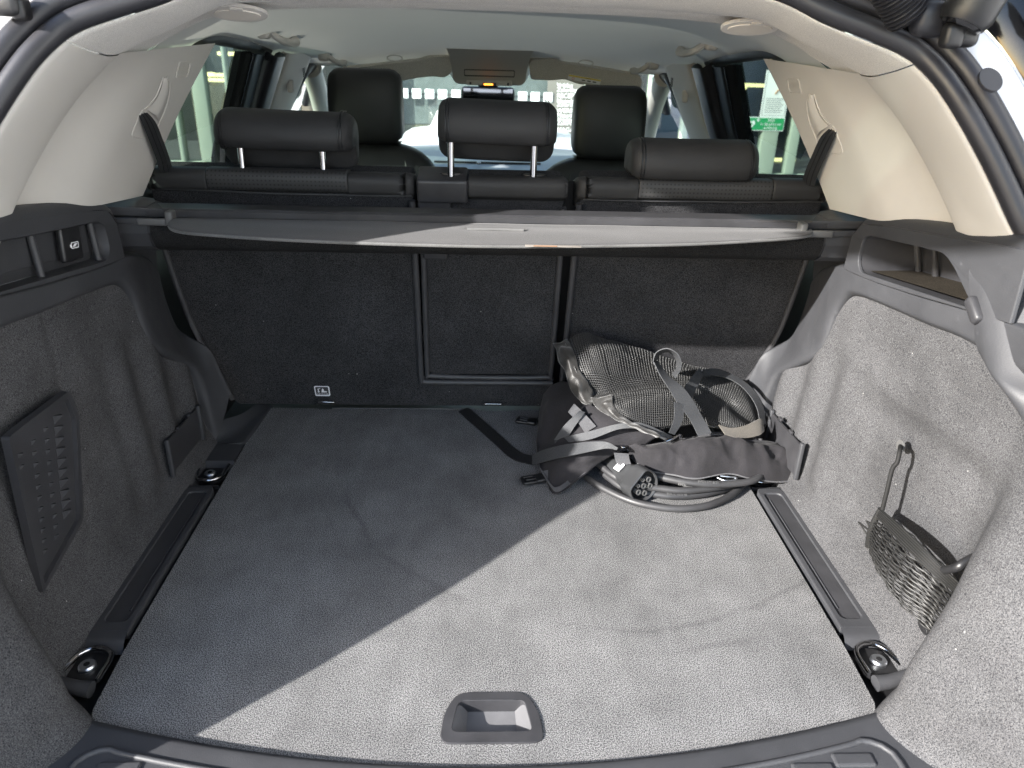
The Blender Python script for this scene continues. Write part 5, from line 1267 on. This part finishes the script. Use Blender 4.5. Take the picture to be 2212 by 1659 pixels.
# first-aid sign
q = sign_plane([(1607, 252), (1694, 255), (1694, 283), (1607, 281)], YB - .06)
w, h = (q[1] - q[0]).length, (q[0] - q[3]).length; c = sum(q, Vector())/4
sg = empty('first_aid_sign', c, 'green sign with a white heart, in the right rear window', 'sign')
Mq = basis(c, (1, 0, 0), (0, 0, 1))
M_green = simple('sign_green', (.02, .30, .11), .4)
plate('board', rrect(0, 0, w, h, .01), [], .01, M_label, sg, Mq)
plate('field', rrect(0, 0, w*.96, h*.88, .008), [], .004, M_green, sg, Mq @ Matrix.Translation((0, 0, .004)))
heart = [(0, -.5), (.5, .05), (.5, .35), (.28, .5), (0, .32), (-.28, .5), (-.5, .35), (-.5, .05)]
plate('heart', [(-w*.32 + a*h*.55, -h*.04 + b*h*.6) for a, b in heart], [], .003, M_label, sg, Mq @ Matrix.Translation((0, 0, .007)))
plate('bolt_symbol', [(-w*.32 + a*h*.5, -h*.04 + b*h*.5) for a, b in ((.05, .4), (-.2, -.05), (0, -.05), (-.08, -.4), (.2, .1), (0, .1))], [], .002, M_green, sg, Mq @ Matrix.Translation((0, 0, .0085)))
plate('cross', [(-w*.16 + a*h*.12, h*.28 + b*h*.12) for a, b in ((-.3, 1), (.3, 1), (.3, .3), (1, .3), (1, -.3), (.3, -.3), (.3, -1), (-.3, -1), (-.3, -.3), (-1, -.3), (-1, .3), (-.3, .3))], [], .002, M_label, sg, Mq @ Matrix.Translation((0, 0, .007)))
for k, tx in enumerate(('AED', 'in dit gebouw', 'aanwezig')): text('lettering', tx, h*.30, Mq @ Matrix.Translation((w*.16, h*(.27 - .27*k), .007)), M_label, sg)
# poster
q = sign_plane([(1656, 157), (1700, 157), (1704, 250), (1646, 247)], YB - .06)
c = sum(q, Vector())/4; w, h = .215*9.5/6.5, .36*9.5/6.5
po = empty('poster', c, 'white poster with a brown rope drawing, above the green sign', 'poster')
Mq = basis(c, (1, 0, 0), (.0, 0, 1))
plate('sheet', rrect(0, 0, w, h, .004), [], .006, M_label, po, Mq)
M_rope = simple('rope_brown', (.45, .24, .12), .7)
plate('border', rrect(0, 0, w*.9, h*.93, .004), [rrect(0, 0, w*.87, h*.915, .004)], .001, M_grey, po, Mq @ Matrix.Translation((0, 0, .002)))
T = Mq @ Matrix.Translation((0, 0, .006))
tube('rope_drawing', [T @ Vector((a*w, b*h, 0)) for a, b in ((-.1, .35), (.1, .38), (.2, .30), (.05, .25), (-.1, .30), (.0, .36), (.15, .27), (.2, .15), (.05, .08), (-.05, -.0))], .008, M_rope, po, n=60, seg=6)
for k in range(8): plate('text_line', rrect(-.02*w*(k % 3), -h*(.10 + .042*k), w*(.72 - .06*(k % 3)), h*.012, .001), [], .001, M_grey, po, Mq @ Matrix.Translation((0, 0, .002)))
# opening hours on the glass
oh = empty('opening_hours', (0, YB, .2), 'white opening-hours lettering on dark glass beyond the windscreen', 'lettering')
pa, pb_ = at(1188, 178, Y=YB - .02), at(1250, 292, Y=YB - .02)
rbox('glass_panel', (abs(pb_.x - pa.x) + .45, .01, 2.2), ((pa.x + pb_.x)/2 + .2, YB + .0, (pa.z + pb_.z)/2 - .2), simple('brown_panel', (.12, .115, .10), .3), oh, b=.002)
M_letter = simple('white_lettering', (.85, .88, .88), .5)
for (tx, py) in (('Vrijdag', 184), ('Zaterdag', 194), ('RECEPTIE', 207), ('Maandag t/m vrijdag', 218), ('Zaterdag', 226), ('WERKPLAATS', 239), ('Maandag t/m vrijdag', 249), ('Vrijdag', 258), ('Zaterdag', 266), ('MAGAZIJN', 280)):
    p = at(1203, py, Y=YB - .02); text('lettering_line', tx, .068 if not tx.isupper() else .072, basis(p, (1, 0, 0), (0, 0, 1)), M_letter, oh, 'LEFT')
p = at(1462, 213, Y=YB - .02); text('lettering_line', 'SSE', .13, basis(p, (1, 0, 0), (0, 0, 1)), M_letter, oh, 'LEFT')
# unseen pale building, added on the right to bounce sunlight into the boot
sb = empty('bounce_building', (4.2, -3, ZG), 'unseen pale grey building added on the right to bounce sunlight into the boot', 'building')
M_facade = plastic('grey_render', (.56, .58, .60), .8, 0, var=.05)
slab('wall', 3.6, 6.0, -9, 3.2, ZG, 5.5, M_facade, sb)
for k in range(4): 
    wn = slab('window', 3.57, 3.63, -8 + k*2.9, -6.6 + k*2.9, 1.9, 3.2, M_gloss, sb)
    slab('sill', 3.50, 3.60, -8.1 + k*2.9, -6.5 + k*2.9, 1.82, 1.895, M_frame, wn)
# low white car, solid stand-in for a car reflected in the shop glass
pc = empty('reflected_car', (.05, 7, ZG), 'low white car ahead, standing in for a reflection in the shop glass, beside the centre headrest', 'car')
def sec(y, hw, z0, z1, r=.10): return [Vector((.05 + a, y, b)) for a, b in ((-hw, z0), (-hw, z0 + .2), (-hw, z1 - r), (-hw + r, z1), (0, z1 + .02), (hw - r, z1), (hw, z1 - r), (hw, z0 + .2), (hw, z0))]
g0 = ZG
loft('body', [sec(5.0, .66, g0 + .20, g0 + .52), sec(5.1, .80, g0 + .15, g0 + .62), sec(5.7, .84, g0 + .15, g0 + .68), sec(6.4, .84, g0 + .15, g0 + .70), sec(8.0, .84, g0 + .15, g0 + .72), sec(8.4, .76, g0 + .25, g0 + .62)], M_white, pc, nu=40, nv=40)
loft('cabin', [sec(5.68, .66, g0 + .55, g0 + .66, .02), sec(6.3, .50, g0 + .55, g0 + .95, .08), sec(7.2, .50, g0 + .55, g0 + .97, .08), sec(7.9, .62, g0 + .55, g0 + .70, .02)], M_white, pc, nu=40, nv=30)
mesh('windscreen', [(-.50, 5.67, g0 + .69), (.60, 5.67, g0 + .69), (.47, 6.24, g0 + .94), (-.37, 6.24, g0 + .94)], [(0, 1, 2, 3)], simple('car_glass', (.10, .16, .16), .2), pc, False)
for sx in (-.70, .70):
    for yy in (5.6, 7.6):
        V, Fs = tube_data([Vector((.05 + sx, yy, g0 + .30)), Vector((.05 + sx*1.22, yy, g0 + .30))], .30, 24); mesh('wheel', V, Fs, M_black, pc, True, R(40))
    rbox('headlight', (.24, .08, .10), (.05 + sx*.82, 5.04, g0 + .50), M_chrome, pc, b=.03)
